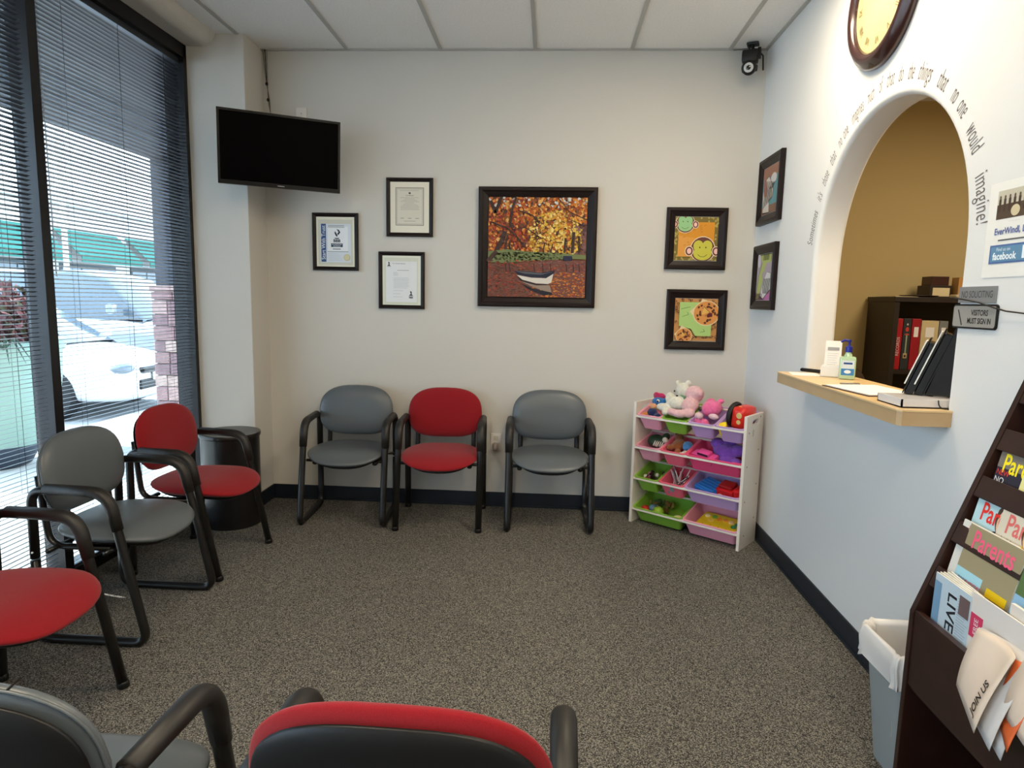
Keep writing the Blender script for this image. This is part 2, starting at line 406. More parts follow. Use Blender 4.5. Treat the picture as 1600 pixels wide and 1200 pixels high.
for n_, (y0, y1) in enumerate(BAYS):
    ya, yb = y0 + .0555, y1 - .0305; XS = -2.352
    XS = -2.345
    bl = thing('venetian_blind', labs[n_], 'blind', (XS, ya, 0), 0, 'venetian blinds')
    L = yb - ya
    b = MB(); b.box(-.014, .014, 0, L, 2.835, 2.868); b.build('headrail', SLATM, bl)
    b = MB(); b.box(-.012, .012, 0, L, .063, .078); b.build('bottom_rail', SLATM, bl)
    me = None; z = .092
    while z < 2.83:
        if me is None:
            o = slat_mesh(L).build('slat', SLATM, bl, smooth=True); me = o.data
        else:
            o = bpy.data.objects.new('slat', me); C.objects.link(o); o.parent = bl
        o.location = (0, 0, z + random.uniform(-.0006, .0006)); o.rotation_euler = (random.uniform(-.0012, .0012), random.uniform(-.03, .03), 0); z += .0205
    for fy in (.14, .5, .86):
        b = MB()
        for dx in (-.0135, .0135): b.tube([(dx, L * fy, .1), (dx, L * fy, 2.84)], .0008, 4)
        b.tube([(0.004, L * fy + .012, .1), (.004, L * fy + .012, 2.84)], .0008, 4)
        b.build('ladder_cord', BLACKP, bl)
    b = MB(); b.tube([(-.02, .05, 2.83), (-.02, .06, 1.5)], .003, 6)
    b.build('tilt_wand', mat('clear_wand', (190, 195, 200), .2), bl)

# ------------------------------------------------------------------ waiting room chairs
def bez(P, n): return P
def superell(a, n):
    c, s = math.cos(a), math.sin(a)
    return math.copysign(abs(c) ** (2 / n), c), math.copysign(abs(s) ** (2 / n), s)
def cushion(out, th_f, th_b, bend, rings=9, seg=44):
    """out(a)->(u,v); returns verts in (u, depth, v) with front bulge th_f and back bulge th_b"""
    vs = []; fs = []
    def ring(r, side, th):
        for k in range(seg):
            a = 2 * PI * k / seg; u, v = out(a); u *= r; v *= r
            vs.append((u, side * th * (max(0, 1 - r ** 3.2)) ** .55 + bend(u, v), v))
    rs = [math.sin(PI / 2 * (i / rings)) for i in range(1, rings + 1)]
    for r in rs: ring(r, -1, th_f)
    for r in reversed(rs[:-1]): ring(r, 1, th_b)
    N = 2 * rings - 1
    for i in range(N - 1):
        for k in range(seg):
            l = (k + 1) % seg; fs.append((i * seg + k, i * seg + l, (i + 1) * seg + l, (i + 1) * seg + k))
    c = len(vs); vs.append((0, -th_f + bend(0, 0), 0)); vs.append((0, th_b + bend(0, 0), 0))
    for k in range(seg):
        l = (k + 1) % seg; fs.append((c, l, k)); fs.append((c + 1, (N - 1) * seg + k, (N - 1) * seg + l))
    return vs, fs
def back_out(sx=1., sz=1.):
    def f(a):
        c, s = superell(a, 3.0 if math.sin(a) > 0 else 3.8)
        wdt = .247 - (.012 * (s > 0) * s) - .016 * max(0, -s)
        return c * wdt * sx, (s * .157 + .012 * (1 - c * c) * (s > 0) - .006 * (1 - c * c) * (s < 0)) * sz
    return f
def seat_out(a):
    c, s = superell(a, 2.7)
    return c * (.252 - .02 * max(0, s)), s * .235
def make_chair(kind, label, loc, rz, group, stitched=False):
    """chair faces local -y"""
    t = thing('waiting_room_chair', label, 'chair', loc, rz, group)
    cm = GRAYV if kind == 'gray' else REDF
    tilt = R(9)
    Mb = Matrix.Translation((0, .185, .672)) @ Matrix.Rotation(-tilt, 4, 'X')
    vs, fs = cushion(back_out(), .046, .020, lambda u, v: -.35 * u * u)
    m_ = MB(); m_.add(vs, fs, Mb); bk = m_.build('backrest', cm, t, smooth=True)
    vs, fs = cushion(back_out(.95, .90), .004, .020, lambda u, v: -.35 * u * u + .020)
    m_ = MB(); m_.add(vs, fs, Mb); m_.build('back_shell', BLACKP, t, smooth=True)
    if kind == 'gray':
        o_ = back_out(.995, .99); pts = []
        for k in range(44): u, v = o_(2 * PI * k / 44); pts.append((u, -.35 * u * u + .006, v))
        m_ = MB(); m_.tube(pts, .003, 6, Mb, closed=True); m_.build('piping', cm, t, smooth=True)
    if stitched:
        m_ = MB(); o_ = back_out(1.003, 1.003)
        for a in (20, 35, 55, 75, 95, 112):
            u, v = o_(R(a)); u2, v2 = o_(R(a + 1)); m_.tube([(u, -.35 * u * u - .022, v), (u * 1.004, -.35 * u * u - .008, v * 1.004), (u, -.35 * u * u + .004, v)], .0018, 5, Mb)
        m_.build('seam_pleat', BLACKP, t)
    vs, fs = cushion(seat_out, .036, .040, lambda u, v: 0)
    def dip(p):
        x, d, y_ = p; z = -d
        z += .010 * (x / .25) ** 2 - .036 * max(0, (-y_ - .06) / .175) ** 2 + .012 * max(0, y_ / .2) ** 2
        
        return (x, y_ * (1.06 if kind == 'red' else 1) - (.045 if kind == 'red' else .022), .435 + z)
    m_ = MB(); m_.add([dip(p) for p in vs], fs); m_.build('seat', cm, t, smooth=True)
    m_ = MB(); m_.add([(p[0] * .86, p[1] * .86, p[2] - .024) for p in [dip(q) for q in vs]], fs); m_.build('seat_pan', BLACKP, t, smooth=True)
    sled = kind == 'gray'
    for s in (-1, 1):
        X = s * .258
        if sled:
            pts = smooth_path([(X, .20, .6), (X, .205, .03), (X, .205, .0155), (X, -.25, .0155), (X, -.118, .632), (X, .205, .640), (X, .203, .5)], [.01, .05, .06, .075, .06], 7)
            # closed loop: start at mid rear leg
            pts = smooth_path([(X, .203, .35), (X, .205, .0175), (X, -.252, .0175), (X, -.118, .640), (X, .200, .645), (X, .203, .36)], [.06, .06, .075, .06], 7)
            m_ = MB(); m_.tube(pts, .0170, 12, sx=1.2); m_.build('side_frame', BLACKM, t, smooth=True)
        else:
            pts = smooth_path([(X, .215, .004), (X, .203, .3), (X, .200, .645), (X, -.118, .640), (X, -.252, .004)], [.2, .06, .075], 7)
            m_ = MB(); m_.tube(pts, .0170, 12, sx=1.2); m_.build('side_frame', BLACKM, t, smooth=True)
            for (yy) in (.215, -.252):
                m_ = MB(); m_.lathe([(.019, 0), (.022, .004), (.021, .02), (.018, .026)], 12, Matrix.Translation((X, yy + (0.0 if yy > 0 else .002), 0))); m_.build('foot_cap', BLACKP, t, smooth=True)
        pts = smooth_path([(X, .14, .650), (X, -.118, .642), (X, -.152, .49)], [.075], 8)
        m_ = MB(); m_.tube(pts, [.020, .0225] + [.0225] * (len(pts) - 4) + [.0225, .0205], 12, sx=1.15); m_.build('armrest', ARMP, t, smooth=True)
        # J shaped support of backrest and seat
        xj = s * .19
        pts = smooth_path([(xj, .222, .68), (xj, .205, .50), (xj, .19, .385), (xj, -.14, .385)], [.05, .07], 7)
        m_ = MB(); m_.tube(pts, .0125, 10, sx=1.3); m_.build('back_support', BLACKM, t, smooth=True)
        for yy in (-.09, .15): m_ = MB(); m_.tube([(s * .12, yy, .388), (X, yy, .388)], .010, 8); m_.build('seat_bracket', BLACKM, t, smooth=True)
        m_ = MB()
        m_.lathe([(.006, 0), (.007, .003), (.004, .006)], 10, Matrix.Translation((X + s * .014, .20, .388)) @ Matrix.Rotation(s * PI / 2, 4, 'Y'))
        m_.build('bolt', CHROME, t)
    return t
GB = 'chairs along the back wall'; GW = 'chairs along the window'; GF = 'chairs in the foreground seen from behind'
make_chair('gray', 'grey vinyl sled-base chair left of the red one at the back wall, below the certificates', (-1.281, 4.045, 0), R(3), GB)
make_chair('red', 'red fabric armchair between two grey chairs at the back wall', (-.678, 4.055, 0), R(2.5), GB)
make_chair('gray', 'grey vinyl sled-base chair right of the wall outlet, under the boat picture', (.018, 4.075, 0), R(2), GB)
make_chair('red', 'red fabric armchair by the window beside the black cylinder', (-1.865, 3.265, 0), R(87), GW)
make_chair('gray', 'grey vinyl sled-base chair by the window between two red armchairs', (-1.85, 2.63, 0), R(90), GW)
make_chair('red', 'red fabric armchair cut off by the left edge of the view', (-1.772, 1.845, 0), R(90), GW)
make_chair('gray', 'grey vinyl chair in the lower left corner seen from behind', (-.935, 1.075, 0), R(180), GF, stitched=True)
make_chair('red', 'red fabric chair with black back shell at the bottom edge, seen from behind', (-.212, 1.075, 0), R(179), GF)

# ------------------------------------------------------------------ black cylinder in the corner
t = thing('cylinder_table', 'black laminate cylinder side table in the corner by the column', 'side table', (-1.975, 3.83, 0))
m = MB(); m.lathe([(.172, 0), (.172, .555)], 48); m.build('drum', mat('black_laminate', (22, 20, 20), .32), t, smooth=True, auto=R(40))
m = MB(); m.lathe([(.170, .556), (.178, .558), (.180, .564), (.180, .578), (.177, .583)], 48); m.build('table_top', mat('black_top', (34, 32, 31), .3), t, smooth=True, auto=R(40))

# ------------------------------------------------------------------ television
tvw, tvh = .70, .425
ang = math.atan2(.30, .625)
ctr = Vector((-1.655, 3.945, 2.29))
t = thing('television', 'black flat screen television mounted high in the back left corner', 'television', M=Matrix.Translation(ctr) @ Matrix.Rotation(ang, 4, 'Z') @ Matrix.Rotation(R(4), 4, 'X') @ Matrix.Rotation(R(.6), 4, 'Y'))
m = MB(); m.box(-tvw / 2, tvw / 2, 0, .035, -tvh / 2, tvh / 2, bev=.005); m.box(-.22, .22, .03, .065, -.15, .1, bev=.008); m.build('housing', mat('tv_black', (10, 10, 11), .3), t)
m = MB(); h_ = [(-tvw / 2, -tvh / 2), (tvw / 2, -tvh / 2), (tvw / 2, tvh / 2), (-tvw / 2, tvh / 2)]
i_ = [(-tvw / 2 + .014, -tvh / 2 + .024), (tvw / 2 - .014, -tvh / 2 + .024), (tvw / 2 - .014, tvh / 2 - .014), (-tvw / 2 + .014, tvh / 2 - .014)]
m.plate(h_, [i_], -.006, .001, lambda u, v, q: (u, q, v)); m.build('bezel', mat('tv_bezel', (10, 10, 11), .25, spec=.2), t)
m = MB(); m.box(-tvw / 2 + .012, tvw / 2 - .012, -.001, .002, -tvh / 2 + .022, tvh / 2 - .012); m.build('screen', mat('tv_screen', (3, 3, 4), .3, spec=.02), t)
p = Print(); p.rect(-.02, .02, -tvh / 2 + .009, -tvh / 2 + .014, (150, 150, 150)); p.build('logo_badge', t, (0, -.0062, 0))
t2 = thing('tv_wall_mount', 'black swivel bracket holding the television to the corner wall', 'wall mount', (0, 0, 0))
m = MB(); m.tube([(-1.62, 4.02, 2.30), (-1.60, 4.20, 2.30), (-1.68, 4.335, 2.30)], .016, 8); m.box(-1.73, -1.63, 4.325, 4.348, 2.2, 2.4); m.build('arm', BLACKM, t2)
t3 = thing('cable_bundle', 'thin grey and black cables running from the ceiling to the television', 'cable', (0, 0, 0))
for k, (dx, mm) in enumerate([(0, BLACKP), (.008, mat('grey_cable', (150, 148, 140), .5)), (-.008, mat('tan_cable', (120, 112, 98), .5))]):
    m = MB(); m.tube(smooth_path([(-1.905 + dx * 1.6, 4.33, ZC), (-1.90 + dx, 4.33, 2.88), (-1.893 + dx * .4, 4.325, 2.79), (-1.885 - dx * .8, 4.325, 2.70), (-1.868 + dx * .5, 4.315, 2.56), (-1.83, 4.25, 2.42), (-1.74, 4.06, 2.35)], .04, 4), .0032, 6); m.build('cable', mm, t3, smooth=True)
m = MB()
for (x, z) in ((-1.895, 2.80), (-1.888, 2.70), (-1.87, 2.58)): m.ell((x, 4.322, z), (.010, .009, .012))
m.build('cable_clip', BLACKP, t3, smooth=True)
t = thing('wall_plate', 'white wall plate half hidden behind the top of the television', 'wall plate', (-1.676, YB - .004, 2.60))
m = MB(); m.box(-.035, .035, -.004, .004, -.057, .057, bev=.002); m.build('cover', WHITEP, t)
m = MB(); m.lathe([(.005, 0), (.005, .004)], 10, Matrix.Translation((0, -.003, .02)) @ Matrix.Rotation(PI / 2, 4, 'X')); m.build('jack', CHROME, t)

# ------------------------------------------------------------------ framed pictures
def frame(name, label, loc, rz, w_, h_, fw, dep, group, roll=0, fm=FRAMEB, cat='picture'):
    t = thing(name, label, cat, loc, rz, group)
    if roll: t.rotation_euler = (0, roll, rz)
    o = [(-w_ / 2, -h_ / 2), (w_ / 2, -h_ / 2), (w_ / 2, h_ / 2), (-w_ / 2, h_ / 2)]
    # four mitred mouldings with a stepped profile
    prof = [(0, 0), (0, -dep * .8), (fw * .12, -dep), (fw * .35, -dep), (fw * .5, -dep * .82), (fw * .85, -dep * .6), (fw, -dep * .5), (fw, 0)]
    for i in range(4):
        a, b_ = o[i], o[(i + 1) % 4]
        n_ = len(prof); vs = []
        for P_ in (a, b_):
            sx, sz = -math.copysign(1, P_[0]), -math.copysign(1, P_[1])
            for (d, y_) in prof: vs.append((P_[0] + sx * d, y_, P_[1] + sz * d))
        m_ = MB(); m_.add(vs, [(k, (k + 1) % n_, n_ + (k + 1) % n_, n_ + k) for k in range(n_)] + [tuple(range(n_)), tuple(range(2 * n_ - 1, n_ - 1, -1))]); m_.build('moulding', fm, t)
    m_ = MB(); m_.box(-w_ / 2 + fw * .7, w_ / 2 - fw * .7, -dep * .35, -.001, -h_ / 2 + fw * .7, h_ / 2 - fw * .7); m_.build('backing', PAPER, t)
    return t
GCERT = 'framed certificates'
MATB = (206, 203, 190)
def lines(p, x0, x1, z0, z1, n, c=(130, 130, 130), th=.0016, ragged=.3):
    for i in range(n):
        z = z1 - (z1 - z0) * i / max(1, n - 1); e = x1 - (x1 - x0) * ragged * random.random(); p.rect(x0, e, z - th / 2, z + th / 2, c, i == 0)
W_, H_, F_ = .312, .380, .026
# certificate with blue band
t = frame('framed_certificate', 'framed certificate with blue vertical band, left and lowest of the three below the television', (-1.458, YB - .002, 1.795), 0, W_, H_, F_, .02, GCERT)
p = Print(); p.rect(-W_ / 2 + F_, W_ / 2 - F_, -H_ / 2 + F_, H_ / 2 - F_, (226, 224, 205)); p.rect(-.118, .118, -.153, .146, (205, 204, 190)); p.rect(-.102, .106, -.135, .118, (214, 222, 230)); 
p.rect(-.098, -.064, -.133, .118, (52, 84, 132)); p.text('Start With Trust', -.081, -.006, .036, (235, 240, 245), .92, PI / 2)
p.rect(-.052, .085, -.066, .10, (232, 236, 240)); lines(p, -.05, .07, .095, .108, 3, (70, 75, 85), .002, .1)
p.poly([(.008, .086), (.022, .066), (.012, .05), (.020, .045), (.034, .062), (.026, .078)], (24, 44, 62)); p.poly([(-.002, .07), (.008, .055), (.016, .038), (.008, .034), (.0, .046), (-.006, .060)], (24, 44, 62), False)
p.poly([(-.008, .026), (.028, .026), (.022, .020), (-.002, .020)], (24, 44, 62)); p.text('BBB', .010, .006, .026, (24, 44, 62), 1.1, bold=.001)
p.rect(-.03, .05, -.034, -.010, (40, 60, 84)); p.text('ACCREDITED', .010, -.017, .0115, (225, 230, 235)); p.text('BUSINESS', .010, -.028, .0115, (225, 230, 235))
p.rect(-.018, .036, -.05, -.045, (90, 95, 100)); p.rect(-.055, .088, -.066, -.063, (90, 100, 110)); lines(p, -.05, .05, -.12, -.08, 4, (170, 175, 178))
p.ell(.078, -.103, .023, .023, (196, 190, 150), n=24); p.ell(.078, -.103, .017, .017, (206, 202, 166), n=20); p.build('certificate_print', t, (0, -.0085, 0))
# upper right certificate
t = frame('framed_certificate', 'framed bordered certificate with cream mat, uppermost of the three below the television', (-.953, YB - .002, 2.027), 0, W_, H_, F_, .02, GCERT)
p = Print(); p.rect(-W_ / 2 + F_, W_ / 2 - F_, -H_ / 2 + F_, H_ / 2 - F_, (228, 222, 205)); p.rect(-.095, .095, -.118, .128, (120, 114, 100)); p.rect(-.091, .091, -.114, .124, (205, 198, 182)); p.rect(-.084, .084, -.107, .117, (140, 134, 120)); p.rect(-.083, .083, -.106, .116, (214, 208, 192))
p.ell(0, .092, .008, .006, (70, 66, 60)); p.text('Certificate', 0, .077, .013, (80, 76, 70)); lines(p, -.065, .065, .104, .108, 1, (120, 116, 108)); 
for i, wd in enumerate([.06, .035, .05, .064, .03, .045, .055, .065, .06, .064]): p.rect(-wd, wd, .062 - i * .0085, .0636 - i * .0085, (140, 136, 126), i == 0)
for x in (-.05, 0, .05): p.rect(x - .012, x + .012, -.072, -.069, (110, 106, 98)); 
p.rect(-.04, .04, -.09, -.088, (130, 126, 118)); p.build('certificate_print', t, (0, -.0085, 0))
# lower letter
t = frame('framed_certificate', 'framed typed letter with two small black emblems, nearest the boat picture of the three', (-1.008, YB - .002, 1.547), 0, W_, H_, F_, .02, GCERT)
p = Print(); p.rect(-W_ / 2 + F_, W_ / 2 - F_, -H_ / 2 + F_, H_ / 2 - F_, (224, 225, 208)); p.rect(-.118, .112, -.158, .150, (212, 214, 196)); p.rect(-.106, .104, -.145, .126, (226, 228, 228))
def torch(x, z, s):
    p.poly([(x - .011 * s, z - .012 * s), (x + .011 * s, z - .012 * s), (x + .004 * s, z - .003 * s), (x - .004 * s, z - .003 * s)], (30, 34, 36)); p.ell(x, z + .006 * s, .0042 * s, .009 * s, (30, 34, 36), .3); p.rect(x - .013 * s, x + .013 * s, z - .017 * s, z - .0145 * s, (30, 34, 36))
torch(-.086, .108, 1); torch(.064, -.086, 1.15); p.text('BBB', .064, -.114, .013, (30, 34, 36), 1.2, bold=.0006)
p.text('Your Business Bureau', -.018, .112, .010, (60, 64, 70)); p.rect(-.03, .05, .066, .068, (110, 112, 118)); lines(p, -.056, -.02, .034, .052, 3, (140, 144, 150)); lines(p, -.056, .055, -.05, .016, 8, (168, 172, 180), .0016, .15); lines(p, -.056, .04, -.11, -.068, 3, (150, 154, 160), .0014, .6)
p.build('certificate_print', t, (0, -.0085, 0))

# boat picture
BW, BH, BF = .778, .778, .066
t = frame('framed_boat_picture', 'large dark framed picture of a white rowing boat on an autumn lake', (-.102, YB - .002, 1.777), 0, BW, BH, BF, .034, None, roll=R(-.2))
p = Print(.00006); hw = BW / 2 - BF; 
def U(x, z): return (-hw + x * 2 * hw, -hw + z * 2 * hw)
def clampp(pts): return [(min(hw, max(-hw, a)), min(hw, max(-hw, b))) for a, b in pts]
p.rect(-hw, hw, -hw, hw, (150, 92, 52)); rnd = random.Random(3)
def dab(x, z, s, c, el=1.0):
    a, b = U(x, z); k = rnd.randint(4, 6); th = rnd.random() * 6
    p.poly(clampp([(a + s * math.cos(th + 2 * PI * i / k) * rnd.uniform(.6, 1.3), b + el * s * math.sin(th + 2 * PI * i / k) * rnd.uniform(.6, 1.3)) for i in range(k)]), c, False)
PAL = {'or': [(206, 120, 44), (190, 96, 36), (222, 150, 70), (168, 76, 34), (226, 172, 98)], 'ye': [(224, 180, 62), (232, 196, 96), (206, 150, 46), (240, 212, 130)], 'rd': [(166, 60, 40), (140, 46, 38), (188, 84, 56), (116, 50, 40)], 'br': [(104, 66, 50), (84, 58, 48), (128, 84, 66), (72, 50, 42)], 'pu': [(120, 84, 84), (98, 70, 74), (140, 100, 92)]}
for i in range(3000):
    x, z = rnd.random(), .40 + .6 * rnd.random()
    d = math.hypot((x - .68) / .28, (z - .62) / .25)
    g = 'ye' if d < 1 and rnd.random() < .75 else 'pu' if x > .84 and z < .75 else ('rd' if x < .4 and rnd.random() < .5 else 'or')
    if rnd.random() < .16: g = 'br'
    if z > .9 and rnd.random() < .12: dab(x, z, .010, (200, 204, 200)); continue
    if i % 12 == 0: p.y -= p.st
    dab(x, z, rnd.uniform(.004, .013), PAL[g][rnd.randrange(len(PAL[g]))])
# trunks and branches
for pts, wd in [([(.02, .96), (.07, .84), (.13, 1.0)], .02), ([(.0, .35), (.09, .47), (.155, .60), (.17, .66)], .03), ([(.17, .43), (.185, .55), (.2, .62)], .012), ([(.03, .75), (.2, .69), (.32, .58), (.38, .5)], .010), ([(.28, 1.0), (.24, .88), (.22, .7)], .016), ([(.25, .68), (.38, .70), (.55, .59)], .006), ([(.3, .87), (.45, .82), (.52, .74)], .007), ([(.78, .45), (.79, .6)], .014), ([(.86, .45), (.87, .66)], .02), ([(.93, .46), (.925, .62)], .014), ([(.56, .45), (.58, .55)], .008), ([(.64, .45), (.66, .54)], .008), ([(.7, 1), (.82, .86), (1., .78)], .005), ([(.84, .78), (.98, .72)], .004), ([(.22, .45), (.22, .56)], .012)]:
    p.line([U(*q) for q in pts], wd, (62, 44, 38))
p.poly([U(0, .46), U(0, .35), U(.2, .34), U(.45, .37), U(.8, .39), U(1, .39), U(1, .43), U(.7, .45), U(.4, .46), U(.2, .48)], (112, 122, 78))
for i in range(160): dab(rnd.random() * .75, .37 + .08 * rnd.random(), .009, rnd.choice([(96, 128, 62), (122, 138, 84), (140, 130, 92), (150, 120, 84)]), .4)
p.line([U(0, .36), U(.09, .46)], .028, (70, 48, 40))
p.poly([U(0, 0), U(1, 0), U(1, .38), U(.7, .38), U(.4, .355), U(.2, .33), U(0, .34)], (118, 74, 62))
for i in range(1500):
    x, z = rnd.random(), .37 * rnd.random()
    g = 'or' if (x > .45 and z < .25 and rnd.random() < .55) else ('rd' if rnd.random() < .3 else 'br' if x < .5 else 'pu')
    if i % 20 == 0: p.y -= p.st
    dab(x, z, rnd.uniform(.004, .012), PAL[g][rnd.randrange(3)], .4)
for x in (.18, .22, .47, .56, .64, .8, .87, .93): p.line([U(x, .34), U(x + .01, .26)], .007, (70, 50, 48))
p.poly([U(.77, .42), U(.86, .42), U(.86, .375), U(.77, .37)], (40, 44, 70))
p.poly([U(.27, .265), U(.40, .262), U(.55, .250), U(.69, .275), U(.665, .21), U(.6, .195), U(.45, .20), U(.31, .225)], (38, 40, 58))
p.poly([U(.28, .262), U(.41, .255), U(.56, .243), U(.68, .262), U(.55, .228), U(.38, .236)], (90, 92, 100))
p.poly([U(.30, .222), U(.45, .197), U(.6, .193), U(.675, .24), U(.655, .15), U(.62, .135), U(.5, .14), U(.36, .175)], (214, 206, 196))
p.poly([U(.30, .205), U(.36, .172), U(.5, .137), U(.62, .132), U(.60, .12), U(.45, .13), U(.34, .165)], (52, 44, 48))
p.poly([U(.34, .16), U(.5, .12), U(.64, .125), U(.66, .05), U(.6, .06), U(.45, .11)], (150, 132, 118)); p.poly([U(.34, .14), U(.46, .09), U(.66, .05), U(.675, .03), U(.58, .02), U(.42, .08)], (38, 34, 44))
p.build('picture_print', t, (0, -.0125, 0))

# children's animal pictures
AW, AF = .39, .056; ih = AW / 2 - AF
def animal(kind, label, loc, rz, fw=None):
    t = frame('framed_animal_picture', label, loc, rz, AW, .395, AF, .03, 'animal pictures')
    p = Print(.00008); h = ih
    def cl(pts): return [(min(h, max(-h, a)), min(h, max(-h, b))) for a, b in pts]
    def E(x, z, rx, rz_, c, rot=0, n=22):
        cr, sr = math.cos(rot), math.sin(rot)
        P_ = [(x + rx * math.cos(2 * PI * k / n) * cr - rz_ * math.sin(2 * PI * k / n) * sr, z + rx * math.cos(2 * PI * k / n) * sr + rz_ * math.sin(2 * PI * k / n) * cr) for k in range(n)]
        p.poly(cl(P_), c)
    rn = random.Random(hash(kind) % 97 if False else len(label))
    if kind == 'monkeys':
        p.rect(-h, h, -h, h, (120, 104, 50))
        for i in range(60):
            s_ = rn.choice((0, 1, 2, 3)); u = rn.uniform(-h, h); v = h - rn.uniform(0, .03)
            E(*[(u, -v), (u, v), (-v, u), (v, u)][s_], .006, .008, (178, 160, 84), n=8)
        p.rect(-.115, .115, -.115, .105, (212, 142, 38)); p.poly([(-.115, -.115), (-.02, -.115), (.02, 0), (-.115, .02)], (218, 152, 66))
        for i in range(14):
            x, z = rn.uniform(-.09, .1), rn.uniform(-.06, .09); p.line([(x + .006 * math.cos(a), z + .006 * math.sin(a)) for a in (0, 1, 2, 3, 4)], .0018, (160, 96, 34))
        def monkey(x, z, s, face, flip=1):
            E(x, z, .075 * s, .078 * s, (236, 216, 190)); E(x, z, .071 * s, .074 * s, (104, 58, 48))
            for e in (-1, 1):
                E(x + e * .08 * s, z - .01 * s * flip, .026 * s, .03 * s, (236, 216, 190)); E(x + e * .08 * s, z - .01 * s * flip, .022 * s, .026 * s, (104, 58, 48)); E(x + e * .08 * s, z - .01 * s * flip, .013 * s, .017 * s, (236, 190, 180))
            E(x - .026 * s, z + .02 * s, .03 * s, .034 * s, face); E(x + .026 * s, z + .02 * s, .03 * s, .034 * s, face); E(x, z - .022 * s, .055 * s, .042 * s, face)
            for e in (-1, 1): E(x + e * .018 * s, z + .012 * s, .004 * s, .005 * s, (70, 60, 30), n=8)
            p.line([(x - .028 * s, z - .03 * s), (x - .012 * s, z - .043 * s), (x + .01 * s, z - .043 * s), (x + .028 * s, z - .03 * s)], .003 * s, (90, 96, 30))
        monkey(.045, -.068, 1.08, (196, 190, 70)); monkey(-.075, .098, .82, (148, 196, 140))
    elif kind == 'leopards':
        p.rect(-h, h, -h, h, (196, 142, 84))
        for i in range(90):
            x, z = rn.uniform(-h, h), rn.uniform(-h, h); E(x, z, .007, .009, (88, 52, 34), rn.random() * 3, n=7); E(x, z, .003, .004, (206, 152, 96), n=6)
        p.poly([(-.11, .115), (.03, .115), (-.01, .03), (.10, -.02), (.10, -.105), (.0, -.105), (-.03, -.06), (-.11, -.04)], (168, 200, 120))
        p.line([(-.1, .07), (-.04, .085)], .003, (96, 120, 66)); p.line([(-.09, .02), (-.05, .035), (-.06, .05)], .003, (96, 120, 66)); p.line([(.03, -.08), (.06, -.075), (.05, -.06)], .003, (96, 120, 66))
        def leo(x, z, s):
            E(x, z, .088 * s, .082 * s, (226, 204, 160)); p.poly(cl([(x - .11 * s, z + .01), (x - .06 * s, z + .055 * s), (x - .06 * s, z - .045 * s)]), (226, 204, 160)); p.poly(cl([(x - .03 * s, z + .11 * s), (x - .05 * s, z + .06 * s), (x + .04 * s, z + .07 * s)]), (226, 204, 160))
            E(x, z, .082 * s, .077 * s, (214, 144, 76))
            for i in range(26):
                a, r_ = rn.random() * 6.3, rn.uniform(.45, .9); E(x + .078 * s * r_ * math.cos(a), z + .072 * s * r_ * math.sin(a), .007 * s, .009 * s, (92, 52, 34), a, n=7)
            p.poly(cl([(x - .02 * s, z + .045 * s), (x + .022 * s, z + .01 * s), (x - .03 * s, z - .012 * s)]), (222, 176, 90)); p.line([(x - .02 * s, z + .045 * s), (x + .022 * s, z + .005 * s), (x - .01 * s, z - .02 * s)], .003 * s, (80, 50, 34))
            E(x + .02 * s, z - .012 * s, .02 * s, .012 * s, (96, 34, 40), .6)
        leo(.065, .045, 1.0); leo(-.075, -.105, .62)
    elif kind == 'zebra':
        p.rect(-h, h, -h, h, (92, 140, 146)); p.rect(-h, h, .075, h, (150, 104, 84)); p.rect(-h, h, -h, -.09, (128, 96, 78)); E(.05, .06, .05, .03, (200, 192, 190))
        P_ = cl([(-.12, -.13), (-.13, 0), (-.09, .07), (-.03, .085), (.02, .04), (.06, .0), (.05, -.05), (-.01, -.06), (.0, -.139)]); p.poly(P_, (54, 40, 38)); p.poly([(a * .93 - .004, b * .95) for a, b in P_], (206, 196, 186))
        for i in range(9): p.line([(-.11 + i * .018, -.10 + i * .005), (-.085 + i * .014, .0), (-.10 + i * .022, .065 - i * .004)], .008, (40, 30, 28))
        E(-.09, .02, .03, .06, (150, 96, 84), .2); E(.0, .01, .007, .007, (20, 20, 20), n=8)
    else:
        p.rect(-h, h, -h, h, (170, 156, 166)); p.rect(-h, h, -h, -.09, (176, 92, 150)); p.rect(.03, h, -h, -.05, (186, 108, 160))
        P_ = cl([(-.10, .139), (.12, .139), (.11, .09), (.03, .085), (.0, .04), (-.05, .02), (-.02, -.02), (-.09, -.139), (-.14, -.139), (-.11, 0), (-.05, .09)]); p.poly(P_, (58, 60, 40)); p.poly([(a * .94, b * .96) for a, b in P_], (176, 184, 110))
        P_ = cl([(.0, -.02), (.05, .03), (.12, .02), (.13, -.08), (.06, -.11), (.0, -.139), (-.06, -.12)]); p.poly(P_, (54, 50, 50)); p.poly([(a * .94 + .002, b * .94) for a, b in P_], (212, 210, 206))
        for i in range(8): p.line([(.0 + i * .016, -.01), (-.01 + i * .016, -.06), (.0 + i * .014, -.10)], .008, (36, 32, 32))
        for i in range(7): p.line([(-.12 + i * .016, -.10), (-.12 + i * .016, -.139)], .007, (50, 52, 26)); 
        for i in range(6): p.line([(-.02 + i * .018, .135), (-.02 + i * .018, .10)], .007, (50, 52, 26))
        E(-.10, .10, .03, .04, (206, 196, 206))
    p.build('picture_print', t, (0, -.0125, 0)); return t
animal('monkeys', 'square picture of two cartoon monkeys on orange, upper one on the back wall', (.930, YB - .002, 1.851), 0)
animal('leopards', 'square picture of two cartoon leopards on green, above the toy shelf', (.957, YB - .002, 1.327), 0)
animal('zebra', 'blue and brown animal picture, upper of the two on the right wall', (XR - .002, 4.065, 2.122), R(-90))
animal('giraffe', 'green, white and pink animal picture, lower of the two on the right wall', (XR - .002, 4.065, 1.603), R(-90))

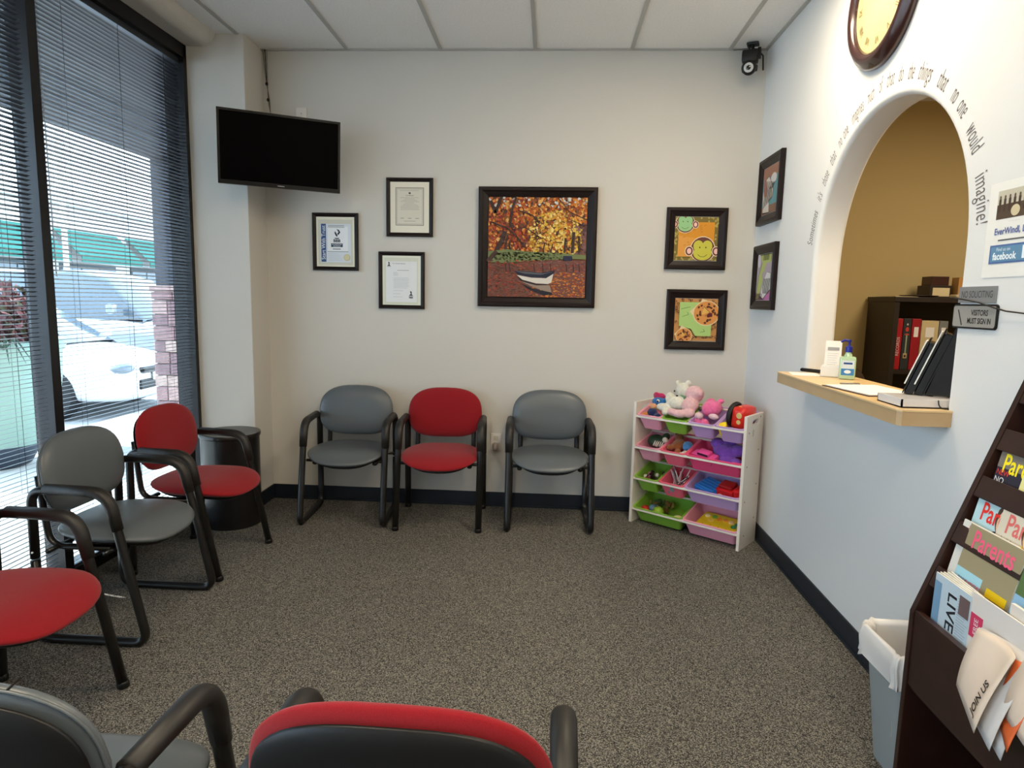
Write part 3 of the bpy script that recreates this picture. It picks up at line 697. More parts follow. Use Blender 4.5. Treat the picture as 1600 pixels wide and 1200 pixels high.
# ------------------------------------------------------------------ wall outlet with air freshener
t = thing('wall_outlet', 'white wall outlet between the red and the right grey chair', 'outlet', (-.352, YB - .001, .46))
m = MB(); m.box(-.036, .036, -.007, 0, -.058, .058, bev=.002); m.build('cover', WHITEP, t)
m = MB(); m.box(-.016, .016, -.009, -.005, .008, .040); m.build('socket', mat('socket_ivory', (206, 196, 176), .5), t)
t = thing('plug_in_air_freshener', 'small clear plug-in air freshener in the wall outlet', 'air freshener', (-.352, YB - .009, .44))
m = MB(); m.box(-.022, .022, -.03, 0, -.03, .012, bev=.006); m.build('body', mat('pearl_plastic', (196, 186, 172), .3), t, smooth=True)
m = MB(); m.lathe([(.012, -.03), (.018, -.02), (.016, 0), (.010, .010), (.010, .02)], 14, Matrix.Translation((0, -.042, 0))); m.build('bottle', mat('amber_oil', (170, 150, 140), .1, spec=.8), t, smooth=True)

# ------------------------------------------------------------------ reception counter ledge and things on it
OAK = mat('light_maple_laminate', (222, 190, 138), .32, noise=(5, .06))
OAKE = mat('maple_edge', (188, 158, 116), .4, noise=(5, .08))
t = thing('reception_counter', 'light maple counter ledge in the arched opening', 'counter', (0, 0, 0))
m = MB(); m.plate([(1.150, 2.135), (XR - .001, 2.135), (XR - .001, 2.178), (1.445, 2.178), (1.445, 3.352), (XR - .001, 3.352), (XR - .001, 3.285), (1.150, 3.285), (1.139, 3.272), (1.139, 2.150)], [], 1.1, 1.106, lambda u, v, q: (u, v, q)); m.build('counter_top', OAK, t)
m = MB(); m.plate([(1.152, 2.137), (XR - .001, 2.137), (XR - .001, 2.180), (1.443, 2.180), (1.443, 3.350), (XR - .001, 3.350), (XR - .001, 3.283), (1.152, 3.283), (1.141, 3.270), (1.141, 2.152)], [], 1.053, 1.0995, lambda u, v, q: (u, v, q)); m.build('counter_edge', OAKE, t)
ZT = 1.1065
t = thing('hand_sanitizer_bottle', 'clear hand sanitizer pump bottle with blue top on the counter', 'bottle', (1.355, 3.0, ZT), R(-20))
SANI = glass_mat('clear_gel_plastic', (.72, .86, .72)); 
m = MB(); m.box(-.034, .034, -.02, .02, 0, .105, bev=.012); m.lathe([(.018, .100), (.016, .112), (.012, .120), (.012, .128)], 16); m.build('bottle_body', mat('pale_green_gel', (176, 206, 170), .12, spec=.7), t, smooth=True, auto=R(50))
m = MB(); m.lathe([(.0145, .124), (.0145, .148), (.008, .152), (.0045, .153), (.0045, .168), (.008, .170), (.008, .180)], 16); m.tube([(0, 0, .176), (-.022, -.014, .178), (-.034, -.020, .170)], .005, 8); m.build('pump', mat('cobalt_blue_plastic', (28, 40, 150), .35), t, smooth=True, auto=R(50))
p = Print(); p.rect(-.026, .026, .02, .088, (210, 224, 228)); p.rect(-.026, .026, .02, .05, (60, 130, 190)); p.ell(0, .036, .014, .008, (240, 240, 240)); p.rect(-.018, .018, .07, .078, (30, 70, 140)); p.build('front_label', t, (0, -.0205, 0))
t = thing('brochure_holder', 'white leaning brochure card with small card stand, left of the sanitizer', 'card holder', (1.335, 3.115, ZT), R(-25))
m = MB(); m.box(-.035, .035, -.004, .004, .0, .165, Matrix.Translation((0, .02, .004)) @ Matrix.Rotation(R(-14), 4, 'X')); m.build('brochure', mat('brochure_white', (230, 226, 220), .4), t)
p = Print(); p.rect(-.025, .025, .12, .135, (150, 150, 150)); lines(p, -.024, .024, .04, .105, 7, (180, 180, 178)); b_ = p.build('print_lines', t, (0, .014, .004)); b_.rotation_euler = (R(-14), 0, 0)
m = MB(); m.box(-.045, .045, -.05, .018, 0, .006, bev=.002); m.box(-.045, .045, -.05, -.044, 0, .05, bev=.002); m.box(-.04, .04, -.042, -.012, .006, .055); m.build('card_stand', mat('clear_white_plastic', (226, 226, 224), .2), t)
t = thing('marker_pen', 'long black marker pen lying at the left end of the counter', 'pen', (1.33, 3.30, ZT + .009), R(-55))
t.location = (1.315, 3.235, ZT + .0105)
m = MB(); m.tube([(-.085, 0, 0), (-.08, 0, 0), (.02, 0, 0), (.022, 0, 0), (.08, 0, 0), (.085, 0, 0)], [.006, .009, .009, .010, .010, .006], 12); m.build('barrel', BLACKP, t, smooth=True, auto=R(40))
m = MB(); m.tube([(.03, 0, .011), (.075, 0, .012)], .002, 6); m.build('clip', CHROME, t)
t = thing('envelope', 'white envelope lying flat under the marker pen', 'paper', (1.235, 3.18, ZT), R(-12))
m = MB(); m.box(-.075, .055, -.075, .075, 0, .0012); m.build('sheet', PAPER, t)
t.location = (1.245, 3.17, ZT)
t = thing('clipboard', 'dark clipboard with blank white forms in the middle of the counter', 'clipboard', (1.275, 2.60, ZT), R(8))
m = MB(); m.box(-.115, .115, -.155, .155, 0, .003); m.build('board', mat('brown_hardboard', (70, 50, 36), .5), t)
m = MB(); m.box(-.108, .108, -.15, .14, .0035, .007); m.build('forms', mat('form_paper', (238, 232, 226), .7), t)
m = MB(); m.box(-.04, .04, .135, .152, .0072, .013, bev=.002); m.build('clip', CHROME, t)
# tiered black literature holder on the counter
BG = mat('glossy_black_acrylic', (9, 9, 11), .2)
LT = R(19); HM = Matrix.Translation((1.345, 2.315, ZT + .032)) @ Matrix.Rotation(R(-32), 4, 'Z')
t = thing('literature_holder', 'black three tier leaflet holder at the right end of the counter', 'leaflet holder', M=HM)
for k, (x, hgt) in enumerate([(-.088, .205), (-.058, .24), (-.026, .285)]):
    M_ = Matrix.Translation((x, 0, .002)) @ Matrix.Rotation(LT, 4, 'Y')
    m = MB(); m.plate([(-.065, 0), (.065, 0), (.065, hgt - .02), (.045, hgt), (-.045, hgt), (-.065, hgt - .02)], [], -.002, .002, lambda u, v, q: (q, u, v)); o = m.build('tier_panel', BG, t); o.location = (x, 0, .002); o.rotation_euler = (0, LT, 0)
    m = MB(); m.box(.003, .029, -.058, .06, 0, hgt - .012, bev=.003); o = m.build('tier_pocket', BG, t); o.location = (x, 0, .002); o.rotation_euler = (0, LT, 0)
m = MB(); m.plate([(-.085, 0), (.075, 0), (.090, .27), (.078, .285), (.060, .27), (.0, .12)], [], .062, .066, lambda u, v, q: (u, q, v)); m.build('side_panel', BG, t)
m = MB(); m.plate([(-.02, 0), (.075, 0), (.090, .27), (.078, .285), (.060, .27)], [], -.062, -.058, lambda u, v, q: (u, q, v)); m.build('side_panel', BG, t)
m = MB(); m.box(.05, .075, -.06, .062, 0, .02, bev=.003); m.build('base_block', BG, t)
for k, (x, hh) in enumerate([(-.0885, .19), (-.0585, .225)]):
    l = thing('leaflet_stack', ['white leaflets in the lower pocket of the black holder', 'white leaflets in the upper pocket of the black holder'][k], 'leaflets', M=HM @ Matrix.Translation((x - .0035, 0, .006)) @ Matrix.Rotation(LT, 4, 'Y'), group='leaflets in the counter holder')
    m = MB(); m.box(-.004, .0, -.0665, .04, .03, hh); m.build('sheets', PAPER, l)
t = thing('card_tray', 'small clear white card tray under the black leaflet holder', 'tray', (1.255, 2.27, ZT))
m = MB(); m.box(-.085, .12, -.088, .07, 0, .004); m.box(-.085, -.080, -.088, .07, 0, .028); m.box(-.085, .12, -.088, -.083, 0, .028); m.box(-.085, .12, .066, .07, 0, .028); m.box(.116, .12, -.088, .07, 0, .028); m.box(-.08, .116, -.083, .066, .022, .029); m.build('tray_body', mat('cloudy_plastic', (206, 204, 204), .25), t)
m = MB(); m.tube(smooth_path([(.03, -.092, .028), (.028, -.1, .012), (.035, -.105, .003), (.06, -.11, .002)], .01, 4), .0022, 6); m.build('cord_loop', BLACKP, t)

# ------------------------------------------------------------------ reception room furniture
t = thing('reception_bookcase', 'dark brown bookcase against the tan wall behind the arch', 'bookcase', (2.06, 4.02, 0))
BKW = .95
DW = mat('dark_walnut_laminate', (40, 30, 24), .45, noise=(9, .15))
m = MB(); m.box(0, .03, 0, .33, 0, 1.47, bev=.002); m.build('side_panel', DW, t)
m = MB(); m.box(BKW - .03, BKW, 0, .33, 0, 1.47, bev=.002); m.build('side_panel', DW, t)
m = MB(); m.box(-.004, BKW + .004, -.006, .335, 1.47, 1.50, bev=.002); m.build('top_panel', DW, t)
for z in (.06, .55, 1.035): m = MB(); m.box(.03, BKW - .03, .01, .32, z, z + .025); m.build('shelf', DW, t)
m = MB(); m.box(.03, BKW - .03, .32, .33, 0, 1.47); m.build('back_panel', DW, t)
x = 2.095
for k, (wd, hh, rgb, lab, nm) in enumerate([(.040, .31, (168, 24, 34), 'slim red binder, leftmost in the reception bookcase', 'binder'), (.046, .31, (44, 48, 50), 'dark grey binder with pictured spine next to the slim red one', 'binder'), (.052, .31, (150, 22, 34), 'wide red binder right of the dark grey one', 'binder'), (.10, .30, (196, 176, 132), 'tan file box right of the red binders', 'file_box'), (.05, .30, (120, 120, 118), 'grey file box behind the leaflet holder', 'file_box')]):
    t = thing(nm, lab, 'binder' if nm == 'binder' else 'file box', (x, 4.05, 1.0605), 0, 'binders on the bookcase shelf' if nm == 'binder' else 'file boxes on the bookcase shelf')
    m = MB(); m.box(0, wd, 0, .25, 0, hh, bev=.003); m.build('cover', mat('binder_%d' % k, rgb, .4), t)
    p = Print()
    if k == 0: p.text('RECORDS', wd / 2, .14, .026, (220, 200, 200), 1, PI / 2)
    elif k == 1:
        p.rect(.012, .034, .07, .10, (190, 160, 110)); p.rect(.017, .029, .075, .09, (60, 50, 40)); p.rect(.019, .027, .10, .22, (150, 160, 130)); p.ell(.023, .245, .010, .014, (190, 60, 50)); p.rect(.010, .036, .21, .218, (190, 60, 50)); p.ell(.023, .275, .005, .006, (190, 180, 170))
    else: p.rect(wd * .25, wd * .75, .2, .26, (225, 220, 210))
    p.build('spine_label', t, (0, -.0005, 0)); x += wd + .004
t = thing('card_file_box', 'brown two tier wooden box with cream label on top of the bookcase', 'box', (2.32, 4.15, 1.5005))
m = MB(); m.box(-.005, .125, -.02, .12, 0, .075, bev=.003); m.build('lower_tier', DW, t)
m = MB(); m.box(.012, .115, 0, .11, .075, .13, bev=.003); m.build('upper_tier', mat('mahogany_box', (62, 34, 28), .35), t)
p = Print(); p.rect(.012, .112, .008, .060, (214, 196, 150)); p.build('paper_label', t, (0, -.0205, 0))
t = thing('wooden_easel_frame', 'small light wood frame standing at the right end of the bookcase top', 'frame', (2.475, 4.12, 1.5005))
m = MB(); m.box(0, .018, 0, .07, 0, .125, bev=.002); m.box(.018, .12, .0, .012, .02, .12); m.build('frame_body', mat('pine_wood', (186, 134, 70), .5), t)
t = thing('flat_tray', 'dark oval tray lying on the left of the bookcase top', 'tray', (2.235, 4.1, 1.5005))
m = MB(); m.lathe([(.075, 0), (.11, .008), (.112, .011), (.105, .011), (.07, .004)], 28, Matrix.Scale(.7, 4, (0, 1, 0))); m.build('tray_body', mat('dark_leather', (52, 28, 22), .4), t, smooth=True)
t = thing('paper_sheets', 'pale papers at the left front corner of the bookcase top', 'paper', (2.07, 4.04, 1.5005), R(3))
m = MB(); m.box(0, .10, .0, .2, 0, .003); m.box(.09, .13, -.01, .1, 0, .002); m.build('sheets', mat('cream_paper', (214, 196, 150), .7), t)
t = thing('paper_bag', 'crumpled beige paper stack beside the wooden box on the bookcase', 'paper', (2.45, 4.06, 1.5005))
m = MB(); m.box(-.03, .12, -.02, .05, 0, .02, bev=.008); m.build('sheets', mat('beige_bag', (190, 166, 124), .8), t)
t = thing('reception_desk', 'low work desk inside the reception, below the counter', 'desk', (1.46, 2.0, 0))
m = MB(); m.box(0, .55, 0, 1.5, .72, .75); m.build('desk_top', OAKE, t)
for yy in (0.02, 1.44): m = MB(); m.box(.02, .53, yy, yy + .04, 0, .72); m.build('leg_panel', OAKE, t)
t = thing('office_chair', 'brown office chair whose backrest shows behind the counter', 'office chair', (1.83, 3.72, 0), R(25))
LEA = mat('brown_leather', (70, 56, 44), .4)
vs, fs = cushion(lambda a: (superell(a, 2.6)[0] * .19, superell(a, 2.6)[1] * .25), .04, .04, lambda u, v: -.3 * u * u)
m = MB(); m.add(vs, fs, Matrix.Translation((0, .2, .84))); m.build('backrest', LEA, t, smooth=True)
vs, fs = cushion(lambda a: (superell(a, 2.6)[0] * .21, superell(a, 2.6)[1] * .21), .04, .04, lambda u, v: 0)
m = MB(); m.add([(v[0], v[2], .48 - v[1]) for v in vs], fs); m.build('seat', LEA, t, smooth=True)
m = MB(); m.tube([(0, 0, .1), (0, 0, .45)], .025, 12)
for k in range(5): m.tube([(0, 0, .1), (.26 * math.cos(k * 1.2566), .26 * math.sin(k * 1.2566), .03)], [.022, .012], 8)
m.tube([(0, .05, .44), (0, .23, .46), (0, .24, .75)], .015, 8); m.build('base', BLACKP, t, smooth=True)

# ------------------------------------------------------------------ lettering around the arch
t = thing('wall_lettering', 'dark handwritten-style quotation lettered in an arc around the arch', 'lettering', (XR - .0008, 0, 0), R(-90))
t.location = (XR - .0008, 0, 0)
INKT = mat('charcoal_vinyl_letter', (104, 94, 90), .6)
def arcpt(a, off):
    c, s_ = math.cos(a), math.sin(a); return (AY - (AHW + off) * c, AZ + (ARISE + off) * s_)
words = [('Sometimes', 181, 165), ("it's", 160, 156.5), ('those', 152.5, 146), ('that', 142, 136.5), ('no', 132.5, 129.5), ('one', 127.5, 123), ('imagines', 119, 108.5), ('much', 105, 99.5), ('of', 95.5, 93), ('that', 89.5, 84), ('do', 80.5, 77.5), ('the', 73.5, 69.5), ('things', 66, 57), ('that', 51.5, 45.5), ('no', 40, 37), ('one', 34, 29), ('would', 23.5, 14), ('imagine!', 6.5, -8.5)]
for s_, a0, a1 in [(q_[0], 6 + (q_[1] + 8.5) * .8655, 6 + (q_[2] + 8.5) * .8655) for q_ in words]:
    vs, fs = text_geo(s_, .080, .62, 'CENTER', 1.05, .12, -.0005)
    w_ = max(v[0] for v in vs) - min(v[0] for v in vs); x0 = min(v[0] for v in vs)
    off = .082; out = []
    for (u, v) in vs:
        a = R(a0 + (a1 - a0) * (u - x0) / w_); P0 = arcpt(a, off); P1 = arcpt(a, off + .01)
        d = Vector((P1[0] - P0[0], P1[1] - P0[1])).normalized(); q = Vector(P0) + d * v * 1.15
        out.append((-q.x, 0, q.y))
    m = MB(); m.add(out, fs); o = m.build('word', INKT, t); 
# ------------------------------------------------------------------ clock
t = thing('wall_clock', 'round dark brown framed clock with antique cream face above the arch', 'clock', (XR - .001, 2.84, 2.675), R(-90))
MX = Matrix.Rotation(PI / 2, 4, 'X')
m = MB(); m.lathe([(.272, 0), (.275, .012), (.268, .028), (.255, .034), (.248, .044), (.232, .048), (.216, .042), (.208, .030), (.208, .0)], 64, MX, cap=False); m.build('case_ring', mat('mahogany_clock', (50, 24, 22), .25, coat=.4), t, smooth=True)
m = MB(); m.lathe([(.21, .0), (.21, .022), (.2, .0235)], 48, MX); m.build('dial', mat('antique_cream_dial', (206, 192, 140), .5, noise=(5, .12)), t)
p = Print()
for k, s_ in enumerate(['XII', 'I', 'II', 'III', 'IIII', 'V', 'VI', 'VII', 'VIII', 'IX', 'X', 'XI']):
    a = PI / 2 - k * PI / 6; p.text(s_, .165 * math.cos(a), .165 * math.sin(a), .042, (120, 108, 76), .8, a - PI / 2)
p.text('Sterling & Noble' if False else 'Antique', 0, .045, .026, (120, 108, 76)); p.line([(0, 0), (-.06, .08)], .006, (40, 32, 28)); p.line([(0, 0), (.11, .04)], .004, (40, 32, 28)); p.ell(0, 0, .01, .01, (40, 32, 28)); p.build('dial_marks', t, (0, -.0245, 0))
m = MB(); m.lathe([(.209, .030), (.15, .036), (.0, .039)], 48, MX, cap=False); m.build('glass_cover', glass_mat('clock_glass', (.97, .97, .95)), t, smooth=True)

# ------------------------------------------------------------------ ceiling corner camera
t = thing('security_camera', 'small black camera with silver lens ring in the ceiling corner', 'camera', (1.185, 4.235, ZC - .004), R(-22))
m = MB(); m.box(-.035, .035, -.03, .03, -.012, 0, bev=.003); m.tube([(0, 0, -.01), (0, 0, -.05)], .009, 8); m.tube([(-.02, 0, -.01), (-.02, 0, -.035)], .005, 6); m.build('ceiling_bracket', BLACKP, t)
m = MB(); m.box(-.058, .035, -.045, .035, -.115, -.042, bev=.014); m.box(.03, .05, -.02, .02, -.09, -.03, bev=.005); m.build('body', BLACKP, t, smooth=True, auto=R(50))
MQ = Matrix.Translation((-.010, -.035, -.152)) @ Matrix.Rotation(PI / 2 + R(12), 4, 'X')
m = MB(); m.lathe([(.018, -.03), (.036, -.02), (.042, 0), (.042, .03), (.036, .034)], 24, MQ); m.box(-.056, .036, -.02, 0, -.168, -.128, bev=.01); m.build('lamp_head', BLACKP, t, smooth=True, auto=R(50))
m = MB(); m.lathe([(.014, .034), (.015, .038), (.027, .038), (.028, .034)], 24, MQ); m.build('lens_ring', mat('silver_ring', (200, 200, 198), .3), t)
m = MB(); m.lathe([(.012, .035), (.004, .0365)], 16, MQ); m.build('lens', mat('lens_glass', (20, 22, 26), .05), t)
m = MB(); m.tube([(.045, 0, -.06), (.062, -.005, -.08), (.068, -.005, -.165)], .005, 6); m.build('aerial', BLACKP, t)
m = MB(); m.tube(smooth_path([(0, .01, -.02), (-.06, .04, -.012), (-.12, .06, -.002)], .02, 4), .0022, 6); m.build('cable', BLACKP, t)

# ------------------------------------------------------------------ poster and signs on right wall
t = thing('paper_poster', 'white paper notice with photo and blue banner right of the arch', 'poster', (XR - .001, 1.955, 1.668), R(-90))
m = MB(); m.box(-.115, .115, -.0006, 0, -.138, .138); m.build('sheet', PAPER, t)
p = Print(.0001)
p.rect(-.078, .085, .03, .112, (150, 140, 118)); p.rect(-.078, .085, .07, .112, (196, 190, 170)); p.rect(-.078, .085, .03, .072, (84, 68, 54))
for i in range(8): p.rect(-.072 + i * .02, -.062 + i * .02, .05, .088, (70, 56, 46), i == 0); 
for i in range(8): p.ell(-.067 + i * .02, .092, .004, .006, (100, 84, 70), lift=(i == 0))
p.ell(.0, .05, .018, .016, (210, 196, 160)); p.text('(513) 555-0142' if False else '· · · · · ·', 0, .02, .014, (130, 110, 110))
p.text('EverWindl, LLC', .0, -.006, .026, (90, 104, 160), .92, bold=.0006); p.rect(-.058, .062, -.033, -.029, (90, 90, 90))
p.rect(-.088, .095, -.098, -.044, (78, 104, 156)); p.rect(-.082, .089, -.093, -.049, (98, 140, 172)); p.text('Find us on', -.03, -.058, .014, (225, 235, 240)); p.text('facebook', -.024, -.078, .029, (235, 242, 246), .9, bold=.0008)
p.rect(.048, .082, -.088, -.052, (235, 242, 246)); p.text('f', .066, -.07, .044, (78, 104, 156), 1.1, bold=.001)
p.build('poster_print', t, (0, -.0007, 0))
t = thing('no_soliciting_sign', 'small grey plastic sign reading NO SOLICITING, the upper of two', 'sign', (XR - .001, 2.078, 1.480), R(-90))
m = MB(); m.box(-.088, .088, -.003, 0, -.025, .025, bev=.0008); m.build('plate', mat('grey_engraved', (128, 128, 128), .45), t)
p = Print(); p.text('NO SOLICITING', 0, 0, .030, (58, 58, 60), .68); p.build('engraved_text', t, (0, -.0032, 0))
t = thing('visitors_sign', 'rounded grey sign with black edge reading VISITORS MUST SIGN IN', 'sign', (XR - .001, 2.077, 1.413), R(-90))
def rrect(w_, h_, r, n=5):
    P = []
    for cx, cz, a in ((w_ - r, h_ - r, 0), (-w_ + r, h_ - r, 90), (-w_ + r, -h_ + r, 180), (w_ - r, -h_ + r, 270)):
        for i in range(n + 1): q = R(a + 90 * i / n); P.append((cx + r * math.cos(q), cz + r * math.sin(q)))
    return P
m = MB(); m.plate(rrect(.104, .038, .011), [], -.005, 0, lambda u, v, q: (u, q, v)); m.build('border_plate', BLACKP, t)
m = MB(); m.plate(rrect(.099, .0325, .008), [], -.0068, -.005, lambda u, v, q: (u, q, v)); m.build('face_plate', mat('silver_plate', (150, 148, 142), .35), t)
p = Print(); p.text('VISITORS', .028, .011, .024, (46, 44, 42), .8, bold=.0006); p.text('MUST SIGN IN', .028, -.014, .024, (46, 44, 42), .72, bold=.0006); p.build('engraved_text', t, (0, -.007, 0)); p = Print(); p.line([(-.075, .020), (-.055, -.022), (-.052, -.028)], .005, (52, 50, 48)); p.build('pen_emblem', t, (0, -.007, 0))
t = thing('pen_cord', 'thin black cord hanging across the two wall signs', 'cord', (0, 0, 0))
m = MB(); m.tube([(1.33, 2.19, 1.462), (1.296, 2.185, 1.470), (1.294, 2.13, 1.466), (1.295, 2.05, 1.456), (1.296, 1.98, 1.441), (1.297, 1.93, 1.432), (1.298, 1.86, 1.427), (1.298, 1.6, 1.40)], .0022, 6); m.build('cord_line', BLACKP, t, smooth=True)

# ------------------------------------------------------------------ toy shelf with bins
SA = R(-38); SM = Matrix.Translation((.553, 4.135, 0)) @ Matrix.Rotation(SA, 4, 'Z')
SW, SD, SH = .74, .25, .80
t = thing('toy_shelf', 'white toy organiser shelf standing across the right corner', 'toy shelf', M=SM)
slot = [(SD / 2 + .035 * math.cos(a) + (.025 if math.cos(a) > 0 else -.025), .755 + .014 * math.sin(a)) for a in [2 * PI * i / 20 for i in range(20)]]
slot = [(SD / 2 + math.copysign(.03, math.cos(a)) + .013 * math.cos(a), .757 + .013 * math.sin(a)) for a in [2 * PI * (i + .5) / 20 for i in range(20)]]
for x0, lab in ((0, None), (SW - .018, None)):
    m = MB(); m.plate([(0, 0), (SD, 0), (SD, SH), (0, SH - .0)], [slot], x0, x0 + .018, lambda u, v, q: (q, u, v)); m.build('side_panel', WHITEP, t, bev=.0015)
zr = [.715, .51, .305, .10]
for z in zr:
    m = MB(); m.box(.018, SW - .018, .004, .018, z - .014, z, bev=.002); m.build('front_rail', WHITEP, t)
    m = MB(); m.tube([(.018, SD - .03, z + .072), (SW - .018, SD - .03, z + .072)], .007, 8); m.build('rear_rail', WHITEP, t)
m = MB()
for (yy, zz) in ((.04, .70), (.2, .78), (.04, .50), (.2, .58), (.04, .29), (.2, .37), (.06, .08), (.2, .16)): m.lathe([(.005, 0), (.0045, .0015)], 8, Matrix.Translation((SW, yy, zz)) @ Matrix.Rotation(PI / 2, 4, 'Y'))
m.build('screw_cap', mat('grey_cap', (120, 116, 108), .5), t)
p = Print(); p.ell(0, 0, .013, .012, (176, 166, 154), n=14); p.ell(0, 0, .009, .008, (214, 206, 196), n=12); p.rect(-.001, .004, -.03, -.012, (150, 140, 130)); p.line([(-.012, -.02), (.012, -.017)], .003, (160, 150, 140)); o = p.build('small_sticker', t, (SW + .0006, .10, .70)); o.rotation_euler = (0, 0, R(90))
PINK = mat('pale_pink_plastic', (232, 158, 178), .4); HOT = mat('hot_pink_plastic', (232, 74, 122), .4); CORAL = mat('coral_pink_plastic', (236, 104, 128), .4)
GREEN = mat('lime_green_plastic', (128, 176, 60), .4); LAV = mat('lavender_plastic', (188, 156, 206), .4)
def bin_(col, cname, row, x0, wd, pos, nm='storage_bin'):
    M_ = SM @ Matrix.Translation((x0 + wd / 2, .006, zr[row] + .006)) @ Matrix.Rotation(R(17), 4, 'X')
    t = thing(nm, '%s plastic bin, %s' % (cname, pos), 'bin', M=M_, group='toy shelf bins')
    w2 = wd / 2 - .004; L = .262; dz = -.105; tp = .022
    def ring(ins, z, r=.02):
        P = []
        for cx, cy, a in ((w2 - r - ins, L - r - ins, 0), (-w2 + r + ins, L - r - ins, 90), (-w2 + r + ins, r + ins, 180), (w2 - r - ins, r + ins, 270)):
            for i in range(5): q = R(a + 90 * i / 4); P.append((cx + r * math.cos(q), cy + r * math.sin(q), z))
        return P
    rings_ = [ring(-.002, -.014), ring(-.004, -.006), ring(-.003, 0), ring(.004, .001), ring(.008, -.002), ring(.010 + tp, dz + .004), ring(.016 + tp, dz + .002)]
    rings2 = [ring(.004, -.014), ring(tp, dz)]
    m_ = MB(); n_ = 20; vs = [q for r_ in rings_ for q in r_]; fs = []
    for i in range(len(rings_) - 1):
        for k in range(n_): l = (k + 1) % n_; fs.append((i * n_ + k, i * n_ + l, (i + 1) * n_ + l, (i + 1) * n_ + k))
    fs.append(tuple((len(rings_) - 1) * n_ + k for k in range(n_))); b0 = len(vs)
    vs += rings2[0] + rings2[1]
    for k in range(n_): l = (k + 1) % n_; fs.append((k, l, b0 + l, b0 + k)); fs.append((b0 + k, b0 + l, b0 + n_ + l, b0 + n_ + k))
    fs.append(tuple(b0 + n_ + k for k in range(n_)))
    m_.add(vs, fs); m_.build('tub', col, t, smooth=True, auto=R(35))
    return M_
q = (SW - .036) / 4
rows = ['top row', 'second row', 'third row', 'bottom row']
B = {}
B['a'] = bin_(PINK, 'pale pink', 0, .018, q, 'top row, leftmost on the toy shelf')
B['b'] = bin_(GREEN, 'lime green', 0, .018 + q, q, 'top row, second from left under the fluffy plush toys')
B['c'] = bin_(LAV, 'lavender', 0, .018 + 2 * q, q, 'top row, holding the pink plush animal')
B['d'] = bin_(LAV, 'lavender', 0, .018 + 3 * q, q, 'top row, rightmost with the red toy')
B['e'] = bin_(PINK, 'pale pink', 1, .018, q, 'second row, leftmost on the toy shelf')
B['f'] = bin_(CORAL, 'coral pink', 1, .018 + q, q, 'second row, holding the brown plush animal')
B['g'] = bin_(HOT, 'large hot pink', 1, .018 + 2 * q, 2 * q, 'second row right')
B['h'] = bin_(GREEN, 'small lime green', 2, .018, q, 'third row, leftmost on the toy shelf')
B['i'] = bin_(CORAL, 'coral pink', 2, .018 + q, q, 'third row, full of white sticks')
B['j'] = bin_(LAV, 'large lavender', 2, .018 + 2 * q, 2 * q, 'third row, holding blue and red toys')
B['k'] = bin_(GREEN, 'large lime green', 3, .018, 2 * q, 'bottom row left')
B['l'] = bin_(PINK, 'large pale pink', 3, .018 + 2 * q, 2 * q, 'bottom row, holding the yellow play board')
# toys -------------------------------------------------------------
FUR = {}
def fur(name, rgb): return mat(name, rgb, .95, noise=(60, .12), bump=(220, .9, .006), spec=.1, sheen=.3)
def plush(label, bin_id, off, parts, rot=(0, 0, 0), name='plush_toy', vox=.005):
    """parts: list of (part_name, material, [ellipsoids])"""
    M_ = B[bin_id] @ Matrix.Translation(off) @ Euler(rot).to_matrix().to_4x4()
    t = thing(name, label, 'plush toy' if name.startswith('plush') else 'toy', M=M_, group='toys in the toy shelf')
    for nm, mt, els in parts:
        m_ = MB()
        for e in els: m_.ell(e[0], e[1], rot=e[2] if len(e) > 2 else None)
        o = m_.build(nm, mt, t, smooth=True)
        if vox and len(els) > 1:
            r_ = o.modifiers.new('remesh', 'REMESH'); r_.mode = 'VOXEL'; r_.voxel_size = vox; r_.use_smooth_shade = True
            s2 = o.modifiers.new('smooth', 'SMOOTH'); s2.iterations = 4
    return t
BLK = mat('toy_black', (16, 16, 18), .3)
WF = fur('white_fur', (224, 220, 206)); PF = fur('pink_fluffy_fur', (232, 186, 190)); HP = fur('pink_plush', (236, 110, 160)); PU = fur('purple_plush', (128, 76, 184)); BR = fur('brown_plush', (150, 88, 48)); BLU = fur('blue_plush', (40, 110, 176)); PLW = fur('pale_plush', (236, 200, 206))
# white fluffy dog sprawled over bins a,b
plush('white fluffy plush dog lying on top of the shelf, second bin', 'b', (-.02, .09, .02), [
    ('body', WF, [((-.02, .04, .03), (.07, .05, .045)), ((0, .10, .09), (.052, .05, .056)), ((-.095, .0, .01), (.05, .028, .026)), ((-.06, -.03, .0), (.028, .04, .024)), ((-.07, .05, .05), (.03, .035, .045)), ((.05, .03, .02), (.03, .04, .03)), ((-.035, .105, .135), (.02, .018, .024)), ((.03, .115, .14), (.018, .018, .022))]),
    ('eye', BLK, [((-.042, .062, .102), (.006, .005, .006))]), ('nose', BLK, [((-.02, .048, .078), (.008, .006, .006))])])
plush('pale pink fluffy plush animal drooping over the green bin front', 'b', (.045, .10, .045), [
    ('body', PF, [((.015, .08, .06), (.06, .055, .052)), ((.01, .02, .01), (.052, .06, .05)), ((-.03, -.055, -.022), (.055, .03, .026)), ((-.075, -.06, -.015), (.03, .026, .024)), ((.02, -.03, -.02), (.04, .04, .03)), ((.05, .06, .08), (.03, .03, .03))]),
    ('ribbon', mat('green_ribbon', (110, 150, 110), .7), [((-.052, .045, .055), (.018, .01, .006), (0, .4, 0)), ((-.035, .04, .045), (.006, .008, .016), (0, .4, 0))])], vox=.005)
